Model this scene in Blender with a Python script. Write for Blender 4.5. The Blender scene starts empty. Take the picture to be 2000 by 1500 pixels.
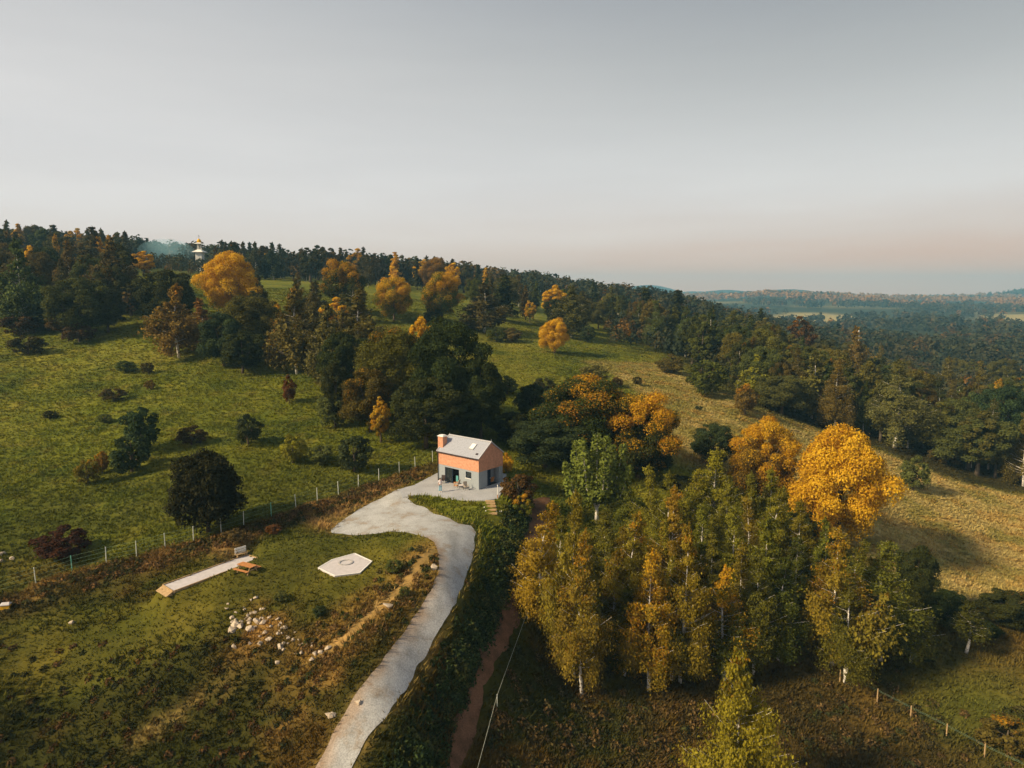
import bpy, bmesh, math, random
import numpy as np
from mathutils import Vector, Matrix
from mathutils.geometry import delaunay_2d_cdt

random.seed(7)
RNG = np.random.default_rng(7)
R = math.radians
SC = bpy.context.scene
COL = SC.collection

# ------------------------------------------------------------------ camera
FPX, HOR = 1350.0, 580.0           # focal length and horizon line in photo pixels (photo 2000 x 1500)
PITCH = math.atan((750 - HOR) / FPX)
CZ = 24.0                          # drone height over the house terrace
K = 24.0 / 22.0                    # site scale
cam = bpy.data.cameras.new('camera')
cam.sensor_width = 36.0
cam.lens = FPX / 2000 * 36.0
cam.clip_start = 0.5
cam.clip_end = 30000
camo = bpy.data.objects.new('camera', cam)
camo.location = (0, 0, CZ)
camo.rotation_euler = (math.pi / 2 - PITCH, 0, 0)
COL.objects.link(camo)
SC.camera = camo

# ------------------------------------------------------------------ sky, sun, exposure
SUN_EL, SUN_DIR = R(33), Vector((-0.90, -0.44, 0)).normalized()   # direction towards the sun, on the ground
world = bpy.data.worlds.new('World')
SC.world = world
world.use_nodes = True
wn, wl = world.node_tree.nodes, world.node_tree.links
wn.clear()
w_out = wn.new('ShaderNodeOutputWorld')
w_bg = wn.new('ShaderNodeBackground')
w_bg.inputs['Strength'].default_value = 0.68
wl.new(w_bg.outputs[0], w_out.inputs[0])


def srgb(r, g, b, a=1.0):
    f = lambda c: (c / 255 / 12.92) if c / 255 <= 0.04045 else ((c / 255 + 0.055) / 1.055) ** 2.4
    return (f(r), f(g), f(b), a)


def ramp(nodes, stops):
    n = nodes.new('ShaderNodeValToRGB')
    e = n.color_ramp.elements
    while len(e) < len(stops):
        e.new(0.5)
    for el, (p, c) in zip(e, stops):
        el.position = p
        el.color = c
    n.color_ramp.interpolation = 'B_SPLINE' if len(stops) > 4 else 'LINEAR'
    return n


tc = wn.new('ShaderNodeTexCoord')
sep = wn.new('ShaderNodeSeparateXYZ')
wl.new(tc.outputs['Generated'], sep.inputs[0])
clz = wn.new('ShaderNodeClamp')
wl.new(sep.outputs['Z'], clz.inputs[0])
r_left = ramp(wn, [(0.0, srgb(246, 206, 178)), (0.05, srgb(238, 212, 196)), (0.11, srgb(222, 214, 210)), (0.19, srgb(215, 210, 208)),
                   (0.28, srgb(205, 201, 199)), (0.38, srgb(184, 183, 184)), (0.65, srgb(158, 161, 166)), (1.0, srgb(142, 148, 156))])
r_right = ramp(wn, [(0.0, srgb(250, 176, 132)), (0.045, srgb(228, 178, 150)), (0.08, srgb(218, 196, 182)), (0.14, srgb(213, 208, 205)),
                    (0.22, srgb(192, 190, 187)), (0.32, srgb(156, 157, 157)), (0.42, srgb(136, 140, 148)), (1.0, srgb(122, 131, 144))])
# slow streaks displace the bands a little, as thin stratus does
sk_map = wn.new('ShaderNodeMapping')
sk_map.inputs['Scale'].default_value = (1.2, 1.2, 9.0)
wl.new(tc.outputs['Generated'], sk_map.inputs[0])
sk_n = wn.new('ShaderNodeTexNoise')
sk_n.inputs['Scale'].default_value = 2.2
sk_n.inputs['Detail'].default_value = 4
wl.new(sk_map.outputs[0], sk_n.inputs['Vector'])
sk_m = wn.new('ShaderNodeMath'); sk_m.operation = 'MULTIPLY_ADD'
sk_m.inputs[1].default_value = 0.05
sk_m.inputs[2].default_value = -0.025
wl.new(sk_n.outputs['Fac'], sk_m.inputs[0])
sk_a = wn.new('ShaderNodeMath'); sk_a.operation = 'ADD'; sk_a.use_clamp = True
wl.new(clz.outputs[0], sk_a.inputs[0]); wl.new(sk_m.outputs[0], sk_a.inputs[1])
wl.new(sk_a.outputs[0], r_left.inputs[0]); wl.new(sk_a.outputs[0], r_right.inputs[0])
az = wn.new('ShaderNodeMapRange')
az.inputs['From Min'].default_value = -0.75
az.inputs['From Max'].default_value = 0.6
az.interpolation_type = 'SMOOTHSTEP'
wl.new(sep.outputs['X'], az.inputs[0])
mixs = wn.new('ShaderNodeMix'); mixs.data_type = 'RGBA'
wl.new(az.outputs[0], mixs.inputs[0])
wl.new(r_left.outputs[0], mixs.inputs[6]); wl.new(r_right.outputs[0], mixs.inputs[7])
sky = wn.new('ShaderNodeTexSky')
sky.sky_type = 'NISHITA'
sky.sun_disc = False
sky.sun_elevation = SUN_EL
sky.sun_rotation = math.atan2(SUN_DIR.x, SUN_DIR.y)
sky.air_density = 1.0; sky.dust_density = 2.0
skm = wn.new('ShaderNodeMix'); skm.data_type = 'RGBA'; skm.blend_type = 'ADD'
skm.inputs[0].default_value = 0.006
sk_r = ramp(wn, [(0.35, (0.955, 0.955, 0.96, 1)), (0.65, (1.04, 1.035, 1.03, 1))])
wl.new(sk_n.outputs['Fac'], sk_r.inputs[0])
sk_x = wn.new('ShaderNodeMix'); sk_x.data_type = 'RGBA'; sk_x.blend_type = 'MULTIPLY'; sk_x.inputs[0].default_value = 1.0
wl.new(mixs.outputs[2], sk_x.inputs[6]); wl.new(sk_r.outputs[0], sk_x.inputs[7])
wl.new(sk_x.outputs[2], skm.inputs[6]); wl.new(sky.outputs[0], skm.inputs[7])
wl.new(skm.outputs[2], w_bg.inputs[0])

sun = bpy.data.lights.new('sun', 'SUN')
sun.energy = 4.1
sun.angle = R(8)
sun.color = (1.0, 0.79, 0.49)
suno = bpy.data.objects.new('sun', sun)
sd = Vector((SUN_DIR.x * math.cos(SUN_EL), SUN_DIR.y * math.cos(SUN_EL), math.sin(SUN_EL)))
suno.rotation_euler = sd.to_track_quat('Z', 'Y').to_euler()
suno.location = (-60, 0, 80)
COL.objects.link(suno)

SC.view_settings.view_transform = 'Standard'
SC.view_settings.look = 'None'
SC.view_settings.exposure = 0.76
SC.view_settings.gamma = 1.0
SC.render.engine = 'CYCLES'
cy = SC.cycles
cy.use_denoising = True
cy.max_bounces = 6
cy.diffuse_bounces = 3
cy.transmission_bounces = 4
cy.volume_bounces = 0
cy.transparent_max_bounces = 4
cy.use_adaptive_sampling = True
cy.adaptive_threshold = 0.02


# ------------------------------------------------------------------ helpers
def ray(u, v):
    c, s = math.cos(PITCH), math.sin(PITCH)
    x, up = (u - 1000) / FPX, (750 - v) / FPX
    return np.array([x, c + up * s, up * c - s])          # camera space to world


def on_ray(u, v, d):
    r = ray(u, v)
    return np.array([0, 0, CZ]) + r * (d / r[1])


def px(p):
    p = np.asarray(p, float) - [0, 0, CZ]
    c, s = math.cos(PITCH), math.sin(PITCH)
    fw = p[..., 1] * c - p[..., 2] * s
    up = p[..., 1] * s + p[..., 2] * c
    return np.stack([1000 + FPX * p[..., 0] / fw, 750 - FPX * up / fw], -1)


def h2(ix, iy, seed):
    n = (ix.astype(np.int64) * 374761393 + iy.astype(np.int64) * 668265263 + seed * 1274126177) & 0x7fffffff
    n = ((n ^ (n >> 13)) * 1274126177) & 0x7fffffff
    return ((n ^ (n >> 16)) & 0xffff) / 65535.0


def vnoise(x, y, seed=0):
    ix, iy = np.floor(x), np.floor(y)
    fx, fy = x - ix, y - iy
    fx, fy = fx * fx * (3 - 2 * fx), fy * fy * (3 - 2 * fy)
    a = h2(ix, iy, seed); b = h2(ix + 1, iy, seed); c = h2(ix, iy + 1, seed); d = h2(ix + 1, iy + 1, seed)
    return (a * (1 - fx) + b * fx) * (1 - fy) + (c * (1 - fx) + d * fx) * fy


def fbm(x, y, s, seed=0, o=4):
    x, y = np.asarray(x, float), np.asarray(y, float)
    t, amp, tot = 0, 1.0, 0
    for i in range(o):
        t = t + amp * vnoise(x / s * 2 ** i + 17 * i, y / s * 2 ** i - 9 * i, seed + i)
        tot += amp; amp *= 0.5
    return t / tot


def sstep(a, b, x):
    t = np.clip((x - a) / (b - a), 0, 1)
    return t * t * (3 - 2 * t)


def tag(o, label=None, cat=None, group=None, kind=None):
    if label: o['label'] = label
    if cat: o['category'] = cat
    if group: o['group'] = group
    if kind: o['kind'] = kind
    return o


def link(name, me, parent=None, mat=None):
    o = bpy.data.objects.new(name, me)
    COL.objects.link(o)
    if parent: o.parent = parent
    if mat and me is not None and not me.materials: me.materials.append(mat)
    return o


def empty(name, loc, rz=0):
    o = bpy.data.objects.new(name, None)
    COL.objects.link(o)
    o.location = loc
    o.rotation_euler = (0, 0, rz)
    o.empty_display_size = 0.3
    return o


def np_mesh(name, verts, k, col=None, attr='Col', smooth=False):
    """faces of k corners each, verts is (n*k, 3); col per vertex (n*k, 3 or 4)"""
    verts = np.ascontiguousarray(verts, np.float32).reshape(-1, 3)
    n = len(verts) // k
    me = bpy.data.meshes.new(name)
    me.vertices.add(n * k); me.loops.add(n * k); me.polygons.add(n)
    me.vertices.foreach_set('co', verts.ravel())
    me.loops.foreach_set('vertex_index', np.arange(n * k, dtype=np.int32))
    me.polygons.foreach_set('loop_start', np.arange(0, n * k, k, dtype=np.int32))
    if smooth: me.polygons.foreach_set('use_smooth', np.ones(n, bool))
    if col is not None: set_col(me, col, attr)
    me.update(calc_edges=True)
    return me


def set_col(me, col, attr='Col'):
    col = np.asarray(col, np.float32)
    if col.shape[1] == 3: col = np.hstack([col, np.ones((len(col), 1), np.float32)])
    a = me.attributes.new(attr, 'FLOAT_COLOR', 'POINT')
    a.data.foreach_set('color', np.ascontiguousarray(col, np.float32).ravel())


class MB:
    """collects simple shapes and links them as one mesh"""
    def __init__(self): self.bm = bmesh.new()

    def box(self, x0, x1, y0, y1, z0, z1, m=None, bev=0):
        r = bmesh.ops.create_cube(self.bm, size=1)
        M = Matrix.Translation(((x0 + x1) / 2, (y0 + y1) / 2, (z0 + z1) / 2)) @ Matrix.Diagonal((x1 - x0, y1 - y0, z1 - z0, 1))
        bmesh.ops.transform(self.bm, matrix=(m @ M) if m else M, verts=r['verts'])
        if bev:
            es = list({e for v in r['verts'] for e in v.link_edges})
            bmesh.ops.bevel(self.bm, geom=es, offset=bev, segments=1, affect='EDGES')
        return self

    def bar(self, p, q, w, h=None, up=(0, 0, 1)):
        p, q = Vector(p), Vector(q)
        d = q - p
        L = d.length
        y = d.normalized()
        x = y.cross(Vector(up))
        if x.length < 1e-4: x = Vector((1, 0, 0))
        x.normalize(); z = x.cross(y)
        M = Matrix((x, y, z)).transposed().to_4x4(); M.translation = (p + q) / 2
        r = bmesh.ops.create_cube(self.bm, size=1)
        bmesh.ops.transform(self.bm, matrix=M @ Matrix.Diagonal((w, L, h or w, 1)), verts=r['verts'])
        return self

    def tube(self, pts, rad, n=6, cap=True):
        pts = [Vector(p) for p in pts]
        rad = rad if hasattr(rad, '__len__') else [rad] * len(pts)
        rings = []
        x = None
        for i, p in enumerate(pts):
            d = (pts[min(i + 1, len(pts) - 1)] - pts[max(i - 1, 0)]).normalized()
            if x is None:
                x = d.cross(Vector((0, 0, 1)))
                if x.length < 1e-3: x = d.cross(Vector((1, 0, 0)))
            x = (x - d * x.dot(d)).normalized()
            y = d.cross(x)
            rings.append([self.bm.verts.new(p + (x * math.cos(2 * math.pi * k / n) + y * math.sin(2 * math.pi * k / n)) * rad[i]) for k in range(n)])
        for a, b in zip(rings, rings[1:]):
            for k in range(n):
                self.bm.faces.new((a[k], a[(k + 1) % n], b[(k + 1) % n], b[k]))
        if cap:
            self.bm.faces.new(rings[0][::-1]); self.bm.faces.new(rings[-1])
        return self

    def prism(self, poly, z0, z1):
        a = [self.bm.verts.new((x, y, z0)) for x, y in poly]
        b = [self.bm.verts.new((x, y, z1)) for x, y in poly]
        n = len(poly)
        self.bm.faces.new(a[::-1]); self.bm.faces.new(b)
        for i in range(n): self.bm.faces.new((a[i], a[(i + 1) % n], b[(i + 1) % n], b[i]))
        return self

    def poly(self, pts):
        self.bm.faces.new([self.bm.verts.new(p) for p in pts]); return self

    def hull(self, pts):
        vs = [self.bm.verts.new(p) for p in pts]
        r = bmesh.ops.convex_hull(self.bm, input=vs)
        bmesh.ops.delete(self.bm, geom=list({g for g in r['geom_unused'] + r['geom_interior'] if isinstance(g, bmesh.types.BMVert)}), context='VERTS')
        return self

    def mesh(self, name, mat=None, smooth=False):
        bmesh.ops.recalc_face_normals(self.bm, faces=self.bm.faces[:])
        me = bpy.data.meshes.new(name)
        self.bm.to_mesh(me); self.bm.free()
        if mat: me.materials.append(mat)
        if smooth:
            for p in me.polygons: p.use_smooth = True
        return me

    def build(self, name, mat, parent=None, smooth=False):
        return link(name, self.mesh(name, mat, smooth), parent)


# ------------------------------------------------------------------ materials
def newmat(name):
    m = bpy.data.materials.new(name)
    m.use_nodes = True
    n, l = m.node_tree.nodes, m.node_tree.links
    b = n['Principled BSDF']
    b.inputs['Specular IOR Level'].default_value = 0.2
    b.inputs['Roughness'].default_value = 0.85
    return m, n, l, b


def plain(name, c, c2=None, scale=6, rough=0.8, bump=0.15, spec=0.2, metal=0.0):
    """weathered colour: two tones broken by noise in object space"""
    m, n, l, b = newmat(name)
    c2 = c2 or tuple(x * 0.72 for x in c)
    t = n.new('ShaderNodeTexCoord')
    nz = n.new('ShaderNodeTexNoise'); nz.inputs['Scale'].default_value = scale; nz.inputs['Detail'].default_value = 6
    l.new(t.outputs['Object'], nz.inputs['Vector'])
    r = ramp(n, [(0.3, (*c2, 1)), (0.62, (*c, 1))])
    l.new(nz.outputs['Fac'], r.inputs[0]); l.new(r.outputs[0], b.inputs['Base Color'])
    b.inputs['Roughness'].default_value = rough
    b.inputs['Specular IOR Level'].default_value = spec
    b.inputs['Metallic'].default_value = metal
    if bump:
        bp = n.new('ShaderNodeBump'); bp.inputs['Strength'].default_value = bump; bp.inputs['Distance'].default_value = 0.03
        l.new(nz.outputs['Fac'], bp.inputs['Height']); l.new(bp.outputs[0], b.inputs['Normal'])
    return m


def veg_mat(name, trans=0.25):
    """vegetation coloured by the Col attribute"""
    m, n, l, b = newmat(name)
    a = n.new('ShaderNodeAttribute'); a.attribute_name = 'Col'
    l.new(a.outputs['Color'], b.inputs['Base Color'])
    b.inputs['Roughness'].default_value = 0.9
    b.inputs['Specular IOR Level'].default_value = 0.05
    tr = n.new('ShaderNodeBsdfTranslucent'); l.new(a.outputs['Color'], tr.inputs[0])
    mx = n.new('ShaderNodeMixShader'); mx.inputs[0].default_value = trans
    l.new(b.outputs[0], mx.inputs[1]); l.new(tr.outputs[0], mx.inputs[2])
    l.new(mx.outputs[0], n['Material Output'].inputs[0])
    return m


def leaf_mat():
    """foliage: object colour = the tree's summer green, object alpha = how much of the crown is gold, turned leaves and painted top light.
    Leaf attribute: r random per leaf, g random per clump, b height in the crown, a side of the crown."""
    m, n, l, b = newmat('leaf')
    oi = n.new('ShaderNodeObjectInfo')
    at = n.new('ShaderNodeAttribute'); at.attribute_name = 'leaf'
    sp = n.new('ShaderNodeSeparateColor'); l.new(at.outputs['Color'], sp.inputs[0])

    def mth(op, a, bb, clamp=False):
        k = n.new('ShaderNodeMath'); k.operation = op; k.use_clamp = clamp
        for i, x in enumerate((a, bb)):
            if isinstance(x, (int, float)): k.inputs[i].default_value = x
            else: l.new(x, k.inputs[i])
        return k.outputs[0]
    # threshold: clumps turn at random, the height term paints lit tops gold
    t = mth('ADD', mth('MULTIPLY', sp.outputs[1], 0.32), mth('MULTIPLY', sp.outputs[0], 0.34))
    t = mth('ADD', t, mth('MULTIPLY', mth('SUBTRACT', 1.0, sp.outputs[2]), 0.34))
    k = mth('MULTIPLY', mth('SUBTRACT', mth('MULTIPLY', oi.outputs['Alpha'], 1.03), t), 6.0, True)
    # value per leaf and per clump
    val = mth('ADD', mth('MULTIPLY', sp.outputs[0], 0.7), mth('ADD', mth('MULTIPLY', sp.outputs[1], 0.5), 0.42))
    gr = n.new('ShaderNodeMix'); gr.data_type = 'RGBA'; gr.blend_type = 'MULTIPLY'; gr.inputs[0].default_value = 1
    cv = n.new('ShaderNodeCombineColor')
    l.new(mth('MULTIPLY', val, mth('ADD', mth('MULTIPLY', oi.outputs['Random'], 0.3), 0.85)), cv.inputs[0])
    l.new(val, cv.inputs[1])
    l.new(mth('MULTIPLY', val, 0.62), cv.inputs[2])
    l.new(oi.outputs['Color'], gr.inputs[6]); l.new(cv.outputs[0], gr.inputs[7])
    gold = ramp(n, [(0.0, (0.30, 0.115, 0.010, 1)), (0.35, (0.54, 0.30, 0.014, 1)), (1.0, (0.80, 0.52, 0.03, 1))])
    l.new(mth('ADD', mth('MULTIPLY', sp.outputs[0], 0.5), mth('MULTIPLY', sp.outputs[1], 0.5)), gold.inputs[0])
    mx = n.new('ShaderNodeMix'); mx.data_type = 'RGBA'
    l.new(k, mx.inputs[0]); l.new(gr.outputs[2], mx.inputs[6]); l.new(gold.outputs[0], mx.inputs[7])
    c = mx.outputs[2]
    l.new(c, b.inputs['Base Color'])
    b.inputs['Roughness'].default_value = 0.8
    b.inputs['Specular IOR Level'].default_value = 0.08
    tr = n.new('ShaderNodeBsdfTranslucent'); l.new(c, tr.inputs[0])
    ms = n.new('ShaderNodeMixShader'); ms.inputs[0].default_value = 0.3
    l.new(b.outputs[0], ms.inputs[1]); l.new(tr.outputs[0], ms.inputs[2])
    l.new(ms.outputs[0], n['Material Output'].inputs[0])
    return m


def ground_mat():
    m, n, l, b = newmat('ground')
    a = n.new('ShaderNodeAttribute'); a.attribute_name = 'Col'
    g = n.new('ShaderNodeNewGeometry')
    nz = n.new('ShaderNodeTexNoise'); nz.inputs['Scale'].default_value = 0.9; nz.inputs['Detail'].default_value = 9
    nz.inputs['Roughness'].default_value = 0.68
    l.new(g.outputs['Position'], nz.inputs['Vector'])
    n2 = n.new('ShaderNodeTexNoise'); n2.inputs['Scale'].default_value = 0.16; n2.inputs['Detail'].default_value = 5
    l.new(g.outputs['Position'], n2.inputs['Vector'])
    r1 = ramp(n, [(0.28, (0.5, 0.52, 0.5, 1)), (0.5, (0.95, 0.95, 0.9, 1)), (0.72, (1.35, 1.3, 1.25, 1))])
    l.new(nz.outputs['Fac'], r1.inputs[0])
    r2 = ramp(n, [(0.3, (0.72, 0.80, 0.7, 1)), (0.7, (1.25, 1.15, 1.2, 1))])
    l.new(n2.outputs['Fac'], r2.inputs[0])
    m1 = n.new('ShaderNodeMix'); m1.data_type = 'RGBA'; m1.blend_type = 'MULTIPLY'; m1.inputs[0].default_value = 1
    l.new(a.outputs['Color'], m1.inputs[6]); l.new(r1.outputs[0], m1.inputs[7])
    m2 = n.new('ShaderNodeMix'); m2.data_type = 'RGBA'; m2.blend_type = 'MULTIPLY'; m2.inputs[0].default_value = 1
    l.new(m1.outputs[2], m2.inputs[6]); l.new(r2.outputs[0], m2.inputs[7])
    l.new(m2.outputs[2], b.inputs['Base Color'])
    b.inputs['Specular IOR Level'].default_value = 0.05
    b.inputs['Roughness'].default_value = 0.95
    bp = n.new('ShaderNodeBump'); bp.inputs['Strength'].default_value = 0.5; bp.inputs['Distance'].default_value = 0.3
    l.new(nz.outputs['Fac'], bp.inputs['Height']); l.new(bp.outputs[0], b.inputs['Normal'])
    return m


def gravel_mat(name, c1, c2, c3):
    m, n, l, b = newmat(name)
    g = n.new('ShaderNodeNewGeometry')
    nz = n.new('ShaderNodeTexNoise'); nz.inputs['Scale'].default_value = 0.55; nz.inputs['Detail'].default_value = 8; nz.inputs['Roughness'].default_value = 0.65
    n2 = n.new('ShaderNodeTexNoise'); n2.inputs['Scale'].default_value = 9.0; n2.inputs['Detail'].default_value = 4
    for q in (nz, n2): l.new(g.outputs['Position'], q.inputs['Vector'])
    r = ramp(n, [(0.34, (*c3, 1)), (0.46, (*c2, 1)), (0.6, (*c1, 1))])
    l.new(nz.outputs['Fac'], r.inputs[0])
    r2 = ramp(n, [(0.3, (0.72, 0.72, 0.72, 1)), (0.7, (1.2, 1.2, 1.2, 1))]); l.new(n2.outputs['Fac'], r2.inputs[0])
    mx = n.new('ShaderNodeMix'); mx.data_type = 'RGBA'; mx.blend_type = 'MULTIPLY'; mx.inputs[0].default_value = 1
    l.new(r.outputs[0], mx.inputs[6]); l.new(r2.outputs[0], mx.inputs[7])
    at = n.new('ShaderNodeAttribute'); at.attribute_name = 'Col'
    m2 = n.new('ShaderNodeMix'); m2.data_type = 'RGBA'; m2.blend_type = 'MULTIPLY'; m2.inputs[0].default_value = 1
    l.new(mx.outputs[2], m2.inputs[6]); l.new(at.outputs['Color'], m2.inputs[7])
    l.new(m2.outputs[2], b.inputs['Base Color'])
    b.inputs['Roughness'].default_value = 0.95
    bp = n.new('ShaderNodeBump'); bp.inputs['Strength'].default_value = 0.5; bp.inputs['Distance'].default_value = 0.05
    l.new(n2.outputs['Fac'], bp.inputs['Height']); l.new(bp.outputs[0], b.inputs['Normal'])
    return m


def brick_mat():
    m, n, l, b = newmat('brick_cladding')
    t = n.new('ShaderNodeTexCoord')
    sp = n.new('ShaderNodeSeparateXYZ'); l.new(t.outputs['Object'], sp.inputs[0])
    ad = n.new('ShaderNodeMath'); l.new(sp.outputs['X'], ad.inputs[0]); l.new(sp.outputs['Y'], ad.inputs[1])
    cb = n.new('ShaderNodeCombineXYZ'); l.new(ad.outputs[0], cb.inputs['X']); l.new(sp.outputs['Z'], cb.inputs['Y'])
    br = n.new('ShaderNodeTexBrick'); l.new(cb.outputs[0], br.inputs['Vector'])
    br.inputs['Scale'].default_value = 1.0
    br.inputs['Brick Width'].default_value = 0.26; br.inputs['Row Height'].default_value = 0.078
    br.inputs['Mortar Size'].default_value = 0.008
    br.inputs['Color1'].default_value = (0.60, 0.30, 0.185, 1); br.inputs['Color2'].default_value = (0.52, 0.25, 0.15, 1)
    br.inputs['Mortar'].default_value = (0.50, 0.27, 0.18, 1)
    nz = n.new('ShaderNodeTexNoise'); nz.inputs['Scale'].default_value = 3; nz.inputs['Detail'].default_value = 6
    l.new(t.outputs['Object'], nz.inputs['Vector'])
    r = ramp(n, [(0.3, (0.82, 0.8, 0.78, 1)), (0.7, (1.1, 1.1, 1.1, 1))]); l.new(nz.outputs['Fac'], r.inputs[0])
    mx = n.new('ShaderNodeMix'); mx.data_type = 'RGBA'; mx.blend_type = 'MULTIPLY'; mx.inputs[0].default_value = 1
    l.new(br.outputs['Color'], mx.inputs[6]); l.new(r.outputs[0], mx.inputs[7]); l.new(mx.outputs[2], b.inputs['Base Color'])
    bp = n.new('ShaderNodeBump'); bp.inputs['Strength'].default_value = 0.3; bp.inputs['Distance'].default_value = 0.01; bp.invert = True
    l.new(br.outputs['Fac'], bp.inputs['Height']); l.new(bp.outputs[0], b.inputs['Normal'])
    return m


def birch_mat():
    m, n, l, b = newmat('birch_bark')
    t = n.new('ShaderNodeTexCoord')
    mp = n.new('ShaderNodeMapping'); mp.inputs['Scale'].default_value = (2, 2, 1.2)
    l.new(t.outputs['Object'], mp.inputs[0])
    nz = n.new('ShaderNodeTexNoise'); nz.inputs['Scale'].default_value = 3.5; nz.inputs['Detail'].default_value = 5
    l.new(mp.outputs[0], nz.inputs['Vector'])
    r = ramp(n, [(0.36, (0.12, 0.09, 0.07, 1)), (0.46, (0.70, 0.66, 0.60, 1)), (0.8, (0.85, 0.82, 0.77, 1))])
    l.new(nz.outputs['Fac'], r.inputs[0]); l.new(r.outputs[0], b.inputs['Base Color'])
    return m


def glass_mat():
    m, n, l, b = newmat('window_glass')
    b.inputs['Base Color'].default_value = (0.03, 0.04, 0.045, 1)
    b.inputs['Roughness'].default_value = 0.06
    b.inputs['Specular IOR Level'].default_value = 0.6
    b.inputs['Alpha'].default_value = 0.55
    return m


M_LEAF = leaf_mat()
M_VEG = veg_mat('vegetation')
M_GROUND = ground_mat()
M_BIRCH = birch_mat()
M_BARK = plain('bark', (0.11, 0.085, 0.06), (0.05, 0.04, 0.03), 4)
M_BRICK = brick_mat()
M_PLASTER = plain('grey_plaster', (0.285, 0.315, 0.345), (0.245, 0.275, 0.305), 5, bump=0.05)
M_ROOF = plain('roof_slate', (0.35, 0.365, 0.42), (0.28, 0.295, 0.345), 7, rough=0.7)
M_ROOFLIGHT = plain('light_metal', (0.48, 0.48, 0.50), (0.40, 0.40, 0.42), 5, rough=0.5)
M_DARKMETAL = plain('dark_metal', (0.05, 0.035, 0.035), None, 5, rough=0.6)
M_NAVY = plain('navy_paint', (0.012, 0.022, 0.05), None, 5, rough=0.5)
M_GLASS = glass_mat()
M_DARK = plain('interior_dark', (0.06, 0.045, 0.035), None, 3)
M_WHITE = plain('white_paint', (0.78, 0.77, 0.74), (0.66, 0.65, 0.62), 6)
M_CONC = plain('pale_concrete', (0.56, 0.52, 0.53), (0.47, 0.44, 0.44), 2.2, bump=0.1)
M_CONC2 = plain('grey_concrete', (0.45, 0.43, 0.42), None, 3)
M_TIMBER = plain('orange_timber', (0.50, 0.22, 0.075), (0.36, 0.15, 0.05), 4)
M_TIMBER2 = plain('weathered_timber', (0.45, 0.31, 0.16), (0.30, 0.20, 0.10), 4)
M_STONE = plain('pale_stone', (0.50, 0.42, 0.33), (0.33, 0.26, 0.19), 3, bump=0.4)
M_POSTW = plain('post_galvanised', (0.66, 0.68, 0.62), (0.5, 0.54, 0.46), 5)
M_POSTG = plain('post_green', (0.10, 0.42, 0.28), (0.3, 0.5, 0.4), 2)
M_WIRE = plain('wire', (0.22, 0.34, 0.24), None, 3, bump=0)
M_WIREP = plain('pale_cable', (0.55, 0.56, 0.45), None, 3, bump=0)
M_WICKER = plain('wicker', (0.42, 0.36, 0.30), (0.22, 0.19, 0.16), 30)
M_YELLOW = plain('yellow_paint', (0.75, 0.42, 0.02), (0.6, 0.33, 0.02), 4)
M_TEAL = plain('teal_cloth', (0.10, 0.32, 0.32), None, 4)
M_SKIN = plain('skin', (0.55, 0.33, 0.24), (0.48, 0.28, 0.2), 4, bump=0)
M_HAIR = plain('hair', (0.05, 0.03, 0.022), None, 10)
M_SHIRT = plain('white_shirt', (0.80, 0.72, 0.72), (0.7, 0.62, 0.62), 5, bump=0.05)
M_JEANS = plain('light_denim', (0.26, 0.47, 0.58), (0.18, 0.36, 0.46), 6, bump=0.05)

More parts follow.
